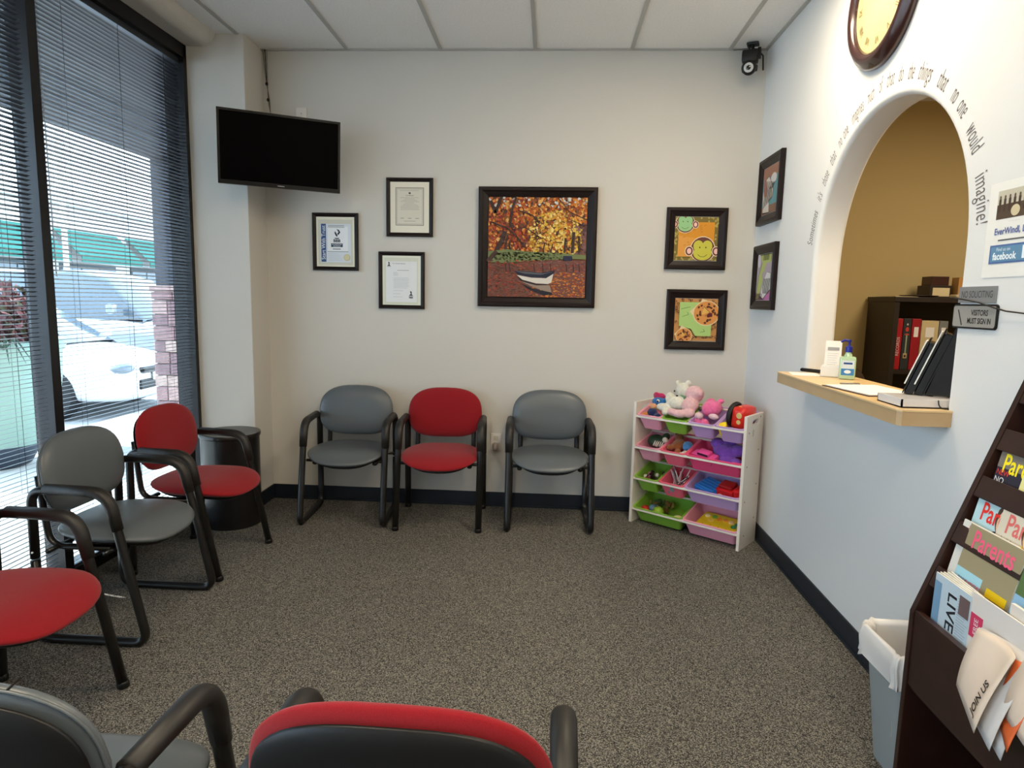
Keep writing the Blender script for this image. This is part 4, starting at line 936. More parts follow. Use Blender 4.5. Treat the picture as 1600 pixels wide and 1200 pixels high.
plush('blue plush fish with yellow belly in the leftmost top bin', 'a', (.0, .15, .01), [
    ('body', BLU, [((0, 0, .02), (.058, .03, .032)), ((.04, .0, .035), (.025, .02, .02))]), ('fin', fur('magenta_plush', (200, 50, 100)), [((-.03, .02, .05), (.03, .012, .03)), ((.0, .03, .052), (.03, .012, .022))]), ('belly', fur('yellow_plush', (226, 196, 90)), [((.02, -.035, .0), (.025, .018, .018))]),
    ('eye', mat('toy_white', (235, 235, 235), .3), [((.01, -.024, .042), (.011, .008, .011))]), ('pupil', BLK, [((.011, -.032, .042), (.006, .004, .007))])], rot=(0, 0, R(-8)))
plush('navy and orange plush figure at the front of the leftmost top bin', 'a', (.0, .055, -.012), [
    ('body', fur('navy_plush', (34, 48, 92)), [((-.015, .02, .0), (.035, .03, .03)), ((.03, .0, -.018), (.026, .026, .026))]), ('head', fur('tan_plush', (220, 160, 116)), [((-.02, .045, .032), (.026, .022, .02))]), ('foot', fur('orange_plush', (214, 130, 60)), [((-.055, -.01, -.01), (.022, .03, .018))])])
plush('pink plush animal with pale paws lying in the third top bin', 'c', (.0, .115, -.01), [
    ('body', HP, [((0, .03, .045), (.055, .06, .048)), ((-.045, -.045, -.02), (.03, .035, .05)), ((-.005, -.05, -.035), (.03, .03, .045)), ((.03, .03, .05), (.04, .05, .045)), ((.04, .09, .075), (.022, .018, .016)), ((-.02, .08, .06), (.03, .03, .03))]),
    ('paw', PLW, [((-.038, -.055, .03), (.027, .02, .022))]), ('paw', PLW, [((.05, -.045, .032), (.032, .016, .018))]), ('collar', BLK, [((-.052, -.005, .045), (.01, .01, .009))])])
# red toy vehicle (generic) with black tyre
t = thing('toy_vehicle', 'glossy red toy vehicle with thick black wheel in the rightmost top bin', 'toy', M=B['d'] @ Matrix.Translation((.02, .12, .012)) @ Euler((R(-12), R(4), R(-10))).to_matrix().to_4x4(), group='toys in the toy shelf')
RP = mat('glossy_red_plastic', (214, 44, 32), .2)
m = MB(); m.box(-.035, .055, -.055, .085, -.06, .075, bev=.028); m.build('shell', RP, t, smooth=True)
m = MB(); m.lathe([(.03, -.014), (.072, -.014), (.078, -.006), (.078, .006), (.072, .014), (.03, .014)], 28, Matrix.Translation((-.052, .02, .005)) @ Matrix.Rotation(PI / 2, 4, 'Y')); m.build('wheel', mat('toy_tyre', (20, 18, 18), .6), t, smooth=True, auto=R(40))
m = MB(); m.lathe([(.018, 0), (.016, .004), (.008, .004)], 16, Matrix.Translation((.02, -.057, .03)) @ MX); m.lathe([(.014, 0), (.012, .004), (.006, .004)], 16, Matrix.Translation((.02, -.055, -.01)) @ MX); m.build('headlamp', mat('yellow_lens', (220, 190, 120), .3), t)
p = Print(); p.ell(0, 0, .012, .009, (236, 150, 60)); o = p.build('sticker', t, (.0, -.02, .0756)); o.rotation_euler = (R(-90), 0, 0)
t = thing('toy_block', 'yellow plastic toy block left of the red toy vehicle', 'toy', M=B['d'] @ Matrix.Translation((-.05, .035, -.045)) @ Euler((R(10), R(-10), R(20))).to_matrix().to_4x4(), group='toys in the toy shelf')
m = MB(); m.box(-.025, .025, -.02, .03, -.02, .045, bev=.006); m.build('block', mat('yellow_plastic', (236, 206, 40), .35), t)
# row 2
t = thing('toy_dinosaur', 'dark green toy with white spikes in the leftmost second row bin', 'toy', M=B['e'] @ Matrix.Translation((.0, .125, -.015)) @ Matrix.Scale(1.15, 4), group='toys in the toy shelf')
m = MB(); m.ell((0, 0, .0), (.055, .045, .035)); m.ell((.045, .03, .02), (.02, .03, .02)); m.build('body', mat('dark_green_toy', (34, 60, 42), .5), t, smooth=True)
m = MB(); [m.tube([(.01 + .012 * k, -.055 - .004 * (k % 3), -.0), (.022 + .012 * k, -.05, .03)], [.006, .002], 6) for k in range(5)]; m.ell((.06, -.01, .02), (.017, .015, .017)); m.build('spikes', mat('ivory_toy', (222, 212, 200), .5), t, smooth=True)
m = MB(); rr = random.Random(5)
for k in range(16): m.ell((rr.uniform(-.055, .045), rr.uniform(-.08, -.055), rr.uniform(-.05, -.03)), (.008, .008, .008), seg=8, rings=6)
m.build('bead', HOT, t, smooth=True)
plush('brown plush bear lying in the coral second row bin', 'f', (-.015, .10, -.01), [('body', BR, [((0, .02, .0), (.045, .05, .03)), ((-.035, -.03, .0), (.024, .022, .02)), ((.02, -.04, -.02), (.022, .022, .02)), ((-.02, .07, .02), (.03, .03, .025))]), ('ear', BR, [((-.045, .085, .035), (.012, .01, .012))])])
plush('blue and white round toy beside the brown bear', 'f', (.045, .10, -.01), [('body', fur('sky_plush', (80, 140, 200)), [((0, .02, .0), (.032, .038, .03))]), ('muzzle', fur('cream_plush', (220, 208, 196)), [((-.008, -.05, -.03), (.022, .02, .02)), ((.006, -.03, -.02), (.016, .018, .016))])])
plush('large purple plush bear filling the hot pink bin', 'g', (.02, .14, -.01), [('body', PU, [((0, 0, 0), (.08, .06, .045)), ((-.06, .03, .03), (.045, .04, .035)), ((.075, .01, .01), (.05, .045, .035)), ((.03, -.05, -.03), (.06, .04, .03)), ((.09, -.06, -.03), (.035, .03, .025)), ((.0, .05, .04), (.05, .03, .03))]), ('paw', fur('magenta_fur', (196, 70, 156)), [((.10, -.09, -.03), (.04, .02, .02)), ((.05, -.095, -.045), (.03, .015, .015))])])
t = thing('toy_car', 'small pink toy car at the front of the hot pink bin', 'toy', M=B['g'] @ Matrix.Translation((-.075, .06, -.04)) @ Euler((R(6), 0, R(-12))).to_matrix().to_4x4() @ Matrix.Scale(1.1, 4), group='toys in the toy shelf')
m = MB(); m.box(-.075, .075, -.03, .03, 0, .032, bev=.012); m.box(-.035, .04, -.024, .024, .028, .05, bev=.008); m.build('car_body', mat('pink_car_paint', (222, 80, 150), .25), t, smooth=True, auto=R(50))
m = MB()
for x in (-.047, .047): m.lathe([(.018, -.034), (.018, .034)], 16, Matrix.Translation((x, 0, .006)) @ MX)
m.build('wheels', mat('dark_pink_wheel', (96, 30, 60), .4), t)
m = MB(); m.box(-.03, .035, -.026, .026, .036, .047); m.build('window', mat('toy_window', (60, 40, 60), .15), t)
# row 3
rr = random.Random(11)
def clutter(label, bid, c, ext, n_, cols, nm='small_toy'):
    t = thing(nm, label, 'toy', M=B[bid] @ Matrix.Translation(c), group='toys in the toy shelf')
    for k in range(n_):
        x, y_, z = (rr.uniform(-e, e) for e in ext); c_ = cols[k % len(cols)]; m_ = MB(); Mq = Matrix.Translation((x, y_, z)) @ Euler((rr.random() * 3, rr.random() * 3, rr.random() * 3)).to_matrix().to_4x4()
        k3 = k % 4
        if k3 == 0: m_.box(-.012, .012, -.02, .02, -.008, .008, Mq, bev=.003)
        elif k3 == 1: m_.tube([(-.03, 0, 0), (.03, 0, 0)], .005, 8, Mq)
        elif k3 == 2: m_.ell((0, 0, 0), (.014, .014, .014), Mq)
        else: m_.lathe([(.014, 0), (.006, .03), (.012, .034)], 12, Mq)
        m_.build('toy_piece', mat('toy_%d_%d_%d' % c_, c_, .4), t, smooth=k3 in (1, 2))
    return t
clutter('jumble of small dark figures in the small green bin', 'h', (0, .09, -.05), (.05, .06, .022), 24, [(50, 30, 30), (30, 32, 36), (214, 110, 150), (120, 60, 40), (226, 220, 210), (60, 70, 40)], 'toy_figure_heap')
t = thing('toy_stick_bundle', 'bundle of thin white sticks and grey doll in the coral third row bin', 'toy', M=B['i'] @ Matrix.Translation((0, .10, -.055)) @ Matrix.Scale(1.35, 4), group='toys in the toy shelf')
for k in range(22):
    a = rr.uniform(-1.2, 1.2); m = MB(); m.tube([(rr.uniform(-.02, .02), rr.uniform(-.03, .02), -.01), (math.sin(a) * .055, rr.uniform(-.03, .06), .05 + rr.uniform(-.02, .02))], .0028, 6); m.build('stick', mat('stick_%d' % (k % 3), [(220, 206, 206), (190, 160, 170), (80, 60, 66)][k % 3], .5), t)
m = MB(); m.ell((0, -.055, .01), (.018, .016, .022)); m.ell((-.02, -.05, -.01), (.014, .014, .018)); m.build('doll', mat('grey_doll', (130, 160, 166), .5), t, smooth=True)
t = thing('toy_crate', 'blue slatted toy crate in the large lavender bin', 'toy', M=B['j'] @ Matrix.Translation((-.05, .115, -.04)) @ Euler((R(-4), R(6), R(-14))).to_matrix().to_4x4() @ Matrix.Scale(1.12, 4), group='toys in the toy shelf')
BP = mat('bright_blue_plastic', (36, 112, 196), .35)
m = MB(); m.box(-.06, .06, -.07, .06, -.045, .018, bev=.004); m.build('crate_body', BP, t)
for k in range(5): m = MB(); m.box(-.058, .058, -.066 + k * .026, -.05 + k * .026, .018, .028, bev=.002); m.build('slat', BP, t)
t = thing('toy_truck', 'red toy truck with white wheels in the large lavender bin', 'toy', M=B['j'] @ Matrix.Translation((.085, .105, -.062)) @ Euler((0, 0, R(-8))).to_matrix().to_4x4() @ Matrix.Scale(1.1, 4), group='toys in the toy shelf')
m = MB(); m.box(-.07, .03, -.045, .045, .01, .055, bev=.006); m.box(.032, .075, -.042, .042, .01, .07, bev=.01); m.build('truck_body', mat('red_toy_plastic', (208, 34, 40), .3), t)
for x in (-.045, .045):
    for yy in (-.05, .05): m = MB(); m.lathe([(.019, -.007), (.019, .007)], 16, Matrix.Translation((x, yy, .008)) @ MX); m.build('wheel', mat('toy_wheel_white', (206, 196, 190), .4), t)
m = MB(); m.box(-.06, .02, -.035, .035, .055, .075, bev=.008); m.build('load', mat('red_load', (160, 26, 30), .4), t)
t = thing('toy_drumstick_pair', 'red and pink toy tubes beside the blue crate', 'toy', M=B['j'] @ Matrix.Translation((-.14, .08, -.06)), group='toys in the toy shelf')
m = MB(); m.tube([(0, -.05, -.02), (.01, .06, .01)], .010, 10); m.build('tube_piece', HOT, t, smooth=True)
m = MB(); m.tube([(.015, -.06, .0), (.0, .04, .03)], .008, 10); m.build('tube_piece', RP, t, smooth=True)
# row 4
def ball(label, bid, loc, r_, rgb):
    t = thing('toy_ball', label, 'toy', M=B[bid] @ Matrix.Translation(loc), group='toys in the toy shelf'); m_ = MB(); m_.ell((0, 0, 0), (r_, r_, r_), seg=20, rings=12); m_.build('ball', mat('ball_%d_%d_%d' % rgb, rgb, .4), t, smooth=True)
ball('lime green toy ball in the large green bin', 'k', (-.03, .075, -.048), .036, (158, 196, 60))
ball('red toy ball at the left of the large green bin', 'k', (-.125, .075, -.058), .032, (200, 50, 36))
ball('steel blue toy ball in the large green bin', 'k', (-.078, .095, -.05), .032, (96, 128, 146))
clutter('small brown and green toy pieces at the back of the green bin', 'k', (-.06, .15, -.05), (.08, .03, .02), 14, [(120, 90, 50), (60, 80, 50), (150, 120, 70)], 'toy_piece_heap')
t = thing('toy_turtle', 'cream and lime toy animal at the right front of the large green bin', 'toy', M=B['k'] @ Matrix.Translation((.105, .055, -.055)) @ Matrix.Scale(1.4, 4), group='toys in the toy shelf')
m = MB(); m.ell((.01, 0, .0), (.026, .022, .02)); m.build('shell', mat('cream_toy', (220, 214, 160), .4), t, smooth=True)
m = MB(); m.ell((-.025, 0, -.005), (.014, .012, .012)); m.ell((-.11, .0, -.01), (.02, .014, .008)); m.build('head', mat('lime_toy', (160, 190, 80), .4), t, smooth=True)
t = thing('activity_board', 'yellow toy activity board with coloured numbers in the large pink bin', 'toy', M=B['l'] @ Matrix.Translation((.01, .115, -.055)) @ Euler((R(-2), 0, R(-2))).to_matrix().to_4x4(), group='toys in the toy shelf')
m = MB(); m.box(-.125, .135, -.085, .09, -.02, .012, bev=.008); m.build('board', mat('yellow_board', (240, 206, 30), .35), t)
for k, (x, y_, c_) in enumerate([(-.09, .04, (240, 220, 170)), (-.045, .045, (110, 170, 60)), (-.01, .03, (230, 140, 50)), (.03, .035, (232, 150, 60)), (.07, .03, (236, 200, 150)), (.11, .02, (60, 140, 90)), (-.05, .0, (230, 190, 90)), (.1, -.01, (70, 150, 90))]):
    m = MB(); m.lathe([(.017, .010), (.016, .018), (.008, .020)], 14, Matrix.Translation((x, y_, 0))); m.build('knob', mat('knob_%d' % k, c_, .4), t)
p = Print(); 
for k, s_ in enumerate('1234'): p.text(s_, -.08 + k * .05, -.055, .03, (220, 120, 40))
o = p.build('number_print', t, (0, 0, .0125)); o.rotation_euler = (R(-90), 0, 0)

# ------------------------------------------------------------------ magazine rack
RY0, RY1 = .62, 1.75
def rx(z): return 1.016 + .348 * (z - .60)          # sloping front edge
t = thing('magazine_rack', 'tall dark wood magazine rack with slanted tiers on the right', 'magazine rack', (0, 0, 0))
for yy in (RY1 - .018, RY0):
    m = MB(); m.plate([(1.016, 0), (XR - .018, 0), (XR - .018, 1.40), (rx(1.40), 1.40), (1.016, .605)], [], yy, yy + .018, lambda u, v, q: (u, q, v)); m.build('side_panel', WOODD, t, bev=.002)
m = MB(); m.box(XR - .024, XR - .018, RY0 + .018, RY1 - .018, .05, 1.40); m.build('back_panel', WOODD, t)
m = MB(); m.box(1.020, 1.038, RY0 + .018, RY1 - .018, .40, .615, bev=.002); m.build('front_panel', WOODD, t)
m = MB(); m.box(1.020, 1.045, RY0 + .018, RY1 - .018, 0, .07); m.build('plinth', WOODD, t)
m = MB(); m.box(1.03, XR - .024, RY0 + .018, RY1 - .018, .385, .40); m.box(1.03, XR - .024, RY0 + .018, RY1 - .018, .06, .075); m.build('shelf', WOODD, t)
TZ = [.626, .745, .872, .999, 1.126, 1.25]
sl = math.atan(.348)
for k, z in enumerate(TZ):
    X = rx(z)
    if k > 0:
        Mt = Matrix.Translation((X + .004, 0, z)) @ Matrix.Rotation(sl, 4, 'Y')
        m = MB(); m.box(-.004, .004, RY0 + .018, RY1 - .018, -.058, 0, Mt, bev=.002); m.build('tier_lip', WOODD, t)
    Mt = Matrix.Translation((X + .045, 0, z - .10)) @ Matrix.Rotation(sl * .9, 4, 'Y')
    m = MB(); m.box(0, .006, RY0 + .018, RY1 - .018, 0, .22, Mt); m.build('tier_back', WOODD, t)
# magazines: cover frame local x -> toward camera (-Y), faces -X
def magazine(label, tier, yfar, dy, lift, cover, wd=.2, hh=.26, th=.004, lean=0.0, yawd=0, nm='magazine', group='magazines in the rack', zoff=0, xoff=0):
    z = TZ[tier]; X = rx(z)
    Mm = Matrix.Translation((X - .004 + xoff, yfar - wd / 2, z - .10 + lift)) @ Matrix.Rotation(R(-90 + yawd), 4, 'Z') @ Matrix.Rotation(-sl * .62 + lean, 4, 'X')
    t = thing(nm, label, 'magazine' if nm == 'magazine' else 'newspaper', M=Mm, group=group)
    m_ = MB(); m_.box(-wd / 2, wd / 2, 0, th, 0, hh); m_.build('pages', PAPER, t)
    p_ = Print(.00015); p_.rect(-wd / 2, wd / 2, 0, hh, (225, 225, 220)); cover(p_, wd, hh); p_.build('cover', t, (0, -.0002, 0)); return t
def cov_par(bgc, title, tc, extra, img=None):
    def f(p, w_, h_):
        p.rect(-w_ / 2, w_ / 2, 0, h_, bgc)
        if img: img(p, w_, h_)
        p.text(title, 0, h_ - .036, .068, tc, .74, bold=.001)
        for i, (s_, x, z, sz, c) in enumerate(extra): p.text(s_, x, z - (.053 if h_ < .2 else 0), sz, c, 1, align='LEFT')
    return f
def face_img(skin, hair, shirt):
    def g(p, w_, h_):
        p.ell(.02, .06, .07, .06, shirt); p.ell(.02, .15, .042, .05, hair); p.ell(.02, .14, .034, .042, skin)
    return g
# tier 4 (index 3)
magazine('dark magazine with yellow title in the upper visible tier', 3, 1.715, 0, 0, cov_par((44, 42, 56), 'Parents', (246, 226, 30), [('NEW', -.09, .175, .02, (220, 60, 60)), ('NO', -.09, .155, .022, (235, 235, 235)), ('WORRIES', -.09, .135, .018, (235, 235, 235))], lambda p, w_, h_: (p.rect(-w_ / 2, w_ / 2, .135, h_, (120, 112, 104)),)), wd=.085 * 2.2, hh=.182)
magazine('pale yellow magazine overlapping the dark one in the upper visible tier', 3, 1.615, 0, 0, cov_par((226, 220, 150), 'Family', (236, 210, 60), [('WIN', -.08, .17, .02, (90, 90, 90))]), xoff=-.005, hh=.182)
magazine('lime green magazine nearest the camera in the upper visible tier', 3, 1.40, 0, 0, cov_par((180, 200, 90), 'Health', (250, 250, 250), []), hh=.182)
# tier 3 (index 2)
magazine('light blue magazine with red title in the second visible tier', 2, 1.715, 0, 0, cov_par((176, 208, 216), 'Parents', (220, 50, 44), [('happy', -.09, .15, .018, (40, 60, 110))], face_img((222, 180, 150), (80, 60, 50), (60, 66, 80))), hh=.182)
magazine('beige magazine with faded red title overlapping in the second tier', 2, 1.615, 0, 0, cov_par((208, 200, 182), 'Parents', (214, 110, 104), [('holiday', -.08, .16, .018, (60, 70, 60))], face_img((226, 190, 150), (96, 60, 40), (226, 196, 80))), xoff=-.005, hh=.182)
magazine('pink magazine at the right of the second visible tier', 2, 1.46, 0, 0, cov_par((222, 130, 150), 'Baby', (190, 40, 70), [], face_img((236, 200, 170), (150, 100, 70), (240, 180, 190))), xoff=-.02, hh=.182)
# tier 2 (index 1)
magazine('white-edged magazine at the far end of the third visible tier', 1, 1.715, 0, 0, cov_par((214, 212, 206), 'Parents', (200, 120, 120), [], face_img((220, 190, 160), (120, 90, 70), (120, 150, 90))), hh=.245)
magazine('large magazine with pink title and beach colours in the third visible tier', 1, 1.68, 0, 0, cov_par((150, 140, 110), 'Parents', (236, 96, 130), [('easy', -.085, .105, .020, (90, 110, 170)), ('summer', -.055, .105, .018, (200, 50, 90)), ('surprise!', -.07, .08, .026, (214, 120, 70))], lambda p, w_, h_: (p.rect(-.1, .0, .05, .13, (160, 206, 220)), p.rect(-.1, .0, .05, .085, (220, 226, 170)), p.rect(.02, .09, .02, .12, (226, 190, 20)), p.ell(.04, .06, .03, .012, (60, 80, 130)))), xoff=-.005, hh=.245)
magazine('magazine with green and blue cover toward the near end of the third tier', 1, 1.47, 0, 0, cov_par((86, 110, 66), 'Garden', (236, 220, 60), [], lambda p, w_, h_: (p.rect(-.1, -.05, 0, .15, (140, 180, 210)), p.rect(-.05, .1, 0, .12, (90, 90, 110)))), xoff=-.01, hh=.24)
# bottom tier newspapers
def news(p, w_, h_):
    p.rect(-w_ / 2, w_ / 2, 0, h_, (190, 206, 216)); p.text('LIVELY', -.0, h_ * .5, .05, (30, 32, 40), 1.1, -PI / 2, bold=.0008); p.rect(-w_ / 2, -w_ / 2 + .03, .01, h_ - .02, (120, 156, 186)); lines(p, .025, w_ / 2 - .006, .02, h_ - .02, 26, (150, 160, 168)); p.rect(.03, .07, .15, .20, (110, 90, 90)); p.rect(.03, .06, .04, .075, (120, 120, 130))
for k in range(5):
    magazine(['folded newspaper with black vertical masthead, foremost of the fanned papers', 'second folded paper behind the masthead newspaper', 'third folded paper in the fanned stack', 'fourth folded paper in the fanned stack', 'rearmost folded paper of the fanned stack'][k], 0, 1.700 - k * .006, 0, 0, news if k == 0 else cov_par((212, 206, 192), ' ', (200, 200, 200), []), wd=.15, hh=.215 + .003 * k, th=.003, yawd=-.5 - 1.2 * k, lean=.19, nm='newspaper', group='papers in the bottom tier', xoff=.021 + k * .0035)
def white_mag(p, w_, h_):
    p.rect(-w_ / 2, w_ / 2, 0, h_, (222, 214, 206)); p.rect(-w_ / 2 + .006, -w_ / 2 + .05, .12, .18, (206, 60, 96)); p.text('FREE', -w_ / 2 + .028, .15, .02, (240, 230, 230), 1, PI / 2)
magazine('white booklet with pink square label in the bottom tier', 0, 1.555, 0, 0, white_mag, wd=.19, hh=.23, nm='magazine', group='papers in the bottom tier', xoff=.021, lean=.19)
magazine('cream booklet at the back of the bottom tier, near end', 0, 1.44, 0, 0, cov_par((226, 216, 204), ' ', (200, 200, 200), []), wd=.3, hh=.255, th=.008, xoff=.030, yawd=0, lean=.19)
# drooping magazine (JOIN US), folded over the front panel
t = thing('drooping_magazine', 'open magazine reading JOIN US flopping over the rack front', 'magazine', (0, 0, 0), 0, 'papers in the bottom tier')
def curled(x_off, y0, y1, ztop, drop, bulge, n=10):
    """page hanging from y0 (far) to y1 (near) that bends outwards over the front panel"""
    vs = []
    for i in range(n + 1):
        s_ = i / n; z = ztop - drop * s_; x = 1.022 + x_off - bulge * math.sin(s_ * PI * .5)
        for j in range(7):
            u = j / 6; vs.append((x - .035 * u * s_ + .02 * math.sin(u * PI) * (1 - s_), y0 + (y1 - y0) * u, z - .035 * u * s_))
    fs = [(i * 7 + j, i * 7 + j + 1, (i + 1) * 7 + j + 1, (i + 1) * 7 + j) for i in range(n) for j in range(6)]
    return vs, fs
PGM = mat('magazine_page', (206, 190, 174), .5); ORG = mat('orange_page', (206, 96, 44), .45); WPG = mat('grey_white_page', (196, 194, 194), .5)
for k, (mt, xo, ztop, drop, bu, y0, y1) in enumerate([(PGM, -.008, .70, .145, .032, 1.475, 1.35), (WPG, -.002, .70, .157, .030, 1.48, 1.31), (WPG, .004, .70, .163, .026, 1.48, 1.29), (ORG, -.002, .69, .12, .025, 1.36, 1.27), (PGM, -.006, .71, .125, .030, 1.33, 1.12)]):
    vs, fs = curled(xo, y0, y1, ztop, drop, bu); m = MB(); m.add(vs, fs); o = m.build('page', mt, t, smooth=True)
    so = o.modifiers.new('solid', 'SOLIDIFY'); so.thickness = .0015
vs, fs = text_geo('JOIN US', .026, .72, 'CENTER', 1, 0, .0005)
out = []
for (u, v) in vs:
    zz = .602 + u * .95; s_ = (.70 - zz) / .145; yv = 1.382 - (-v); uu = (1.475 - yv) / .125
    x = 1.014 - .032 * math.sin(s_ * PI * .5) - .035 * uu * s_ + .02 * math.sin(uu * PI) * (1 - s_) - .0035; out.append((x, yv, zz - .035 * uu * s_))
m = MB(); m.add(out, fs); m.build('title_print', ink((40, 34, 32)), t)

# ------------------------------------------------------------------ wastebasket with liner
t = thing('wastebasket', 'grey plastic wastebasket with white bag liner beside the magazine rack', 'wastebasket', (1.168, 1.925, 0))
def rr_ring(hx, hy, r, z, n=6, wob=0, ph=0):
    P = []
    for cx, cy, a in ((hx - r, hy - r, 0), (-hx + r, hy - r, 90), (-hx + r, -hy + r, 180), (hx - r, -hy + r, 270)):
        for i in range(n):
            q_ = R(a + 90 * i / (n - 1)); k = len(P); f = 1 + wob * math.sin(k * 2.1 + ph) ; P.append(((cx + r * math.cos(q_)) * f, (cy + r * math.sin(q_)) * f, z + wob * .25 * math.sin(k * 1.3 + ph * 2)))
    return P
def loft(rings_, close=True):
    n_ = len(rings_[0]); vs = [q_ for r_ in rings_ for q_ in r_]; fs = [(i * n_ + k, i * n_ + (k + 1) % n_, (i + 1) * n_ + (k + 1) % n_, (i + 1) * n_ + k) for i in range(len(rings_) - 1) for k in range(n_)]
    if close: fs.append(tuple(range(n_)))
    return vs, fs
vs, fs = loft([rr_ring(.085, .075, .03, 0), rr_ring(.125, .115, .04, .40), rr_ring(.131, .121, .04, .405), rr_ring(.131, .121, .04, .415), rr_ring(.121, .111, .04, .415), rr_ring(.08, .07, .03, .01)])
m = MB(); m.add(vs, fs); m.build('bin_body', mat('grey_bin_plastic', (150, 156, 156), .5), t, smooth=True, auto=R(35))
BAG = bpy.data.materials.new('translucent_white_bag'); BAG.use_nodes = True; _b = BAG.node_tree.nodes['Principled BSDF']; _b.inputs['Base Color'].default_value = (.80, .78, .76, 1); _b.inputs['Roughness'].default_value = .3; _b.inputs['Transmission Weight'].default_value = .0; _b.inputs['Alpha'].default_value = .86
rn = random.Random(2)
def wr_(hx, hy, r, z, amp, ph): 
    P = rr_ring(hx, hy, r, z, n=14)
    return [(x * (1 + amp * math.sin(k * 1.7 + ph) + amp * .6 * math.sin(k * 3.1 + ph * 2)), y_ * (1 + amp * math.sin(k * 1.7 + ph) + amp * .6 * math.sin(k * 3.1)), z_ + amp * .12 * math.sin(k * .9 + ph)) for k, (x, y_, z_) in enumerate(P)]
vs, fs = loft([wr_(.136, .134, .05, .325, .05, 1), wr_(.136, .134, .05, .345, .035, 2), wr_(.140, .130, .045, .385, .03, 1.4), wr_(.137, .127, .04, .418, .025, 2.2), wr_(.130, .120, .04, .432, .03, .5), wr_(.118, .108, .04, .415, .03, 0), wr_(.105, .095, .04, .30, .06, 1), wr_(.09, .08, .03, .15, .08, 3)], False)
m = MB(); m.add(vs, fs); o = m.build('bag_liner', BAG, t, smooth=True)

# ------------------------------------------------------------------ outdoors
PAVE = mat('pale_concrete', (196, 192, 184), .9, noise=(3, .08), bump=(60, .2, .004)); ASPH = mat('parking_asphalt', (150, 150, 150), .95, noise=(8, .12))
b = MB(); b.box(-5.0, -2.43, -6, 14, -.12, -.02); struct(b.build('floor_sidewalk', PAVE))
b = MB(); b.box(-60, -5.0, -20, 70, -.2, -.13); struct(b.build('floor_parking_lot', ASPH))
b = MB(); b.box(-4.05, -2.43, -6, 14, 3.02, 3.15); struct(b.build('ceiling_canopy', mat('canopy_soffit', (70, 74, 80), .8)))
t = thing('canopy_fascia', 'dark beam along the outer edge of the storefront canopy', 'beam', (0, 0, 0)); b = MB(); b.box(-4.05, -3.62, -6, 14, 2.76, 3.02); b.build('beam', mat('canopy_beam', (58, 62, 70), .7), t)
STONE = [mat('pink_stone_%d' % i, c_, .85, noise=(18, .2), bump=(40, .6, .008)) for i, c_ in enumerate([(150, 118, 118), (168, 138, 134), (132, 104, 108), (178, 152, 144)])]
def column(lab, y0):
    t = thing('stone_column', lab, 'column', (-3.88, y0, -.02))
    m_ = MB(); m_.box(-.185, .185, -.185, .185, 0, 1.46); m_.build('core', mat('mortar', (120, 112, 108), .9), t)
    m_ = MB(); m_.box(-.17, .17, -.17, .17, 1.52, 2.78); m_.build('upper_shaft', mat('column_paint', (62, 66, 76), .7), t)
    m_ = MB(); m_.box(-.22, .22, -.22, .22, 1.46, 1.52, bev=.01); m_.build('cap_stone', STONE[1], t)
    rn_ = random.Random(4); z = 0
    while z < 1.45:
        hh = min(rn_.choice((.09, .12, .15)), 1.46 - z)
        for side in range(4):
            x = -.2
            while x < .19:
                wd = min(rn_.choice((.12, .16, .22)), .2 - x); m_ = MB(); d = rn_.uniform(.0, .014)
                m_.box(x + .004, x + wd - .004, -.2 - d, -.18, z + .004, z + hh - .004, Matrix.Rotation(side * PI / 2, 4, 'Z'), bev=.006); m_.build('stone', rn_.choice(STONE), t); x += wd
        z += hh
column('pink stone faced column outside the far window bay', 6.62)
# planter
t = thing('sidewalk_planter', 'large pale green urn planter on the sidewalk outside the near blind', 'planter', (-4.55, 4.95, -.02))
m = MB(); m.lathe([(.20, 0), (.24, .02), (.30, .14), (.36, .2)], 32); m.build('dark_foot', mat('planter_foot', (44, 52, 66), .6), t, smooth=True)
m = MB(); m.lathe([(.36, .2), (.45, .45), (.49, .75), (.50, .95), (.53, .98), (.53, 1.05), (.49, 1.05), (.46, .98), (.05, .96)], 40, cap=False); m.build('bowl', mat('pale_green_glaze', (136, 160, 146), .5), t, smooth=True)
t = thing('bushy_planter_plant', 'reddish brown bushy plant growing in the urn planter', 'plant', (-4.55, 4.95, 1.0))
rn_ = random.Random(9); m = MB(); lm = [mat('leaf_red_%d' % i, c_, .6) for i, c_ in enumerate([(110, 60, 62), (134, 78, 74), (88, 50, 54), (96, 92, 66)])]
for i in range(2200):
    u, v = rn_.random() * 2 * PI, math.acos(rn_.random()); r_ = rn_.uniform(.6, 1)
    c_ = Vector((.46 * r_ * math.sin(v) * math.cos(u), .46 * r_ * math.sin(v) * math.sin(u), .5 * r_ * math.cos(v) + .02)); Mq = Matrix.Translation(c_) @ Euler((rn_.random() * 6, rn_.random() * 6, rn_.random() * 6)).to_matrix().to_4x4()
    m.use(lm[rn_.choice((0, 0, 1, 1, 2, 3))]); m.add([(-.045, 0, 0), (0, -.02, .008), (.05, 0, 0), (0, .02, .008)], [(0, 1, 2, 3)], Mq)
o = m.build('leaf_mass', None, t); o['kind'] = 'stuff'
m = MB(); [m.tube([(0, 0, -.05), (.15 * math.cos(k), .15 * math.sin(k), .2), (.3 * math.cos(k), .3 * math.sin(k), .35)], .006, 5) for k in range(7)]; m.build('stems', mat('stem_brown', (80, 60, 46), .8), t)
t = thing('spiky_plant', 'dark spiky leaves hanging from the near side of the planter', 'plant', (-4.12, 4.62, .98)); m = MB()
for k in range(9):
    a = k * .7; m.tube([(0, 0, 0), (.08 * math.cos(a), .08 * math.sin(a), .08), (.17 * math.cos(a), .17 * math.sin(a), -.1)], [.008, .01, .001], 5)
m.build('blade', mat('dark_green_leaf', (38, 60, 46), .6), t)
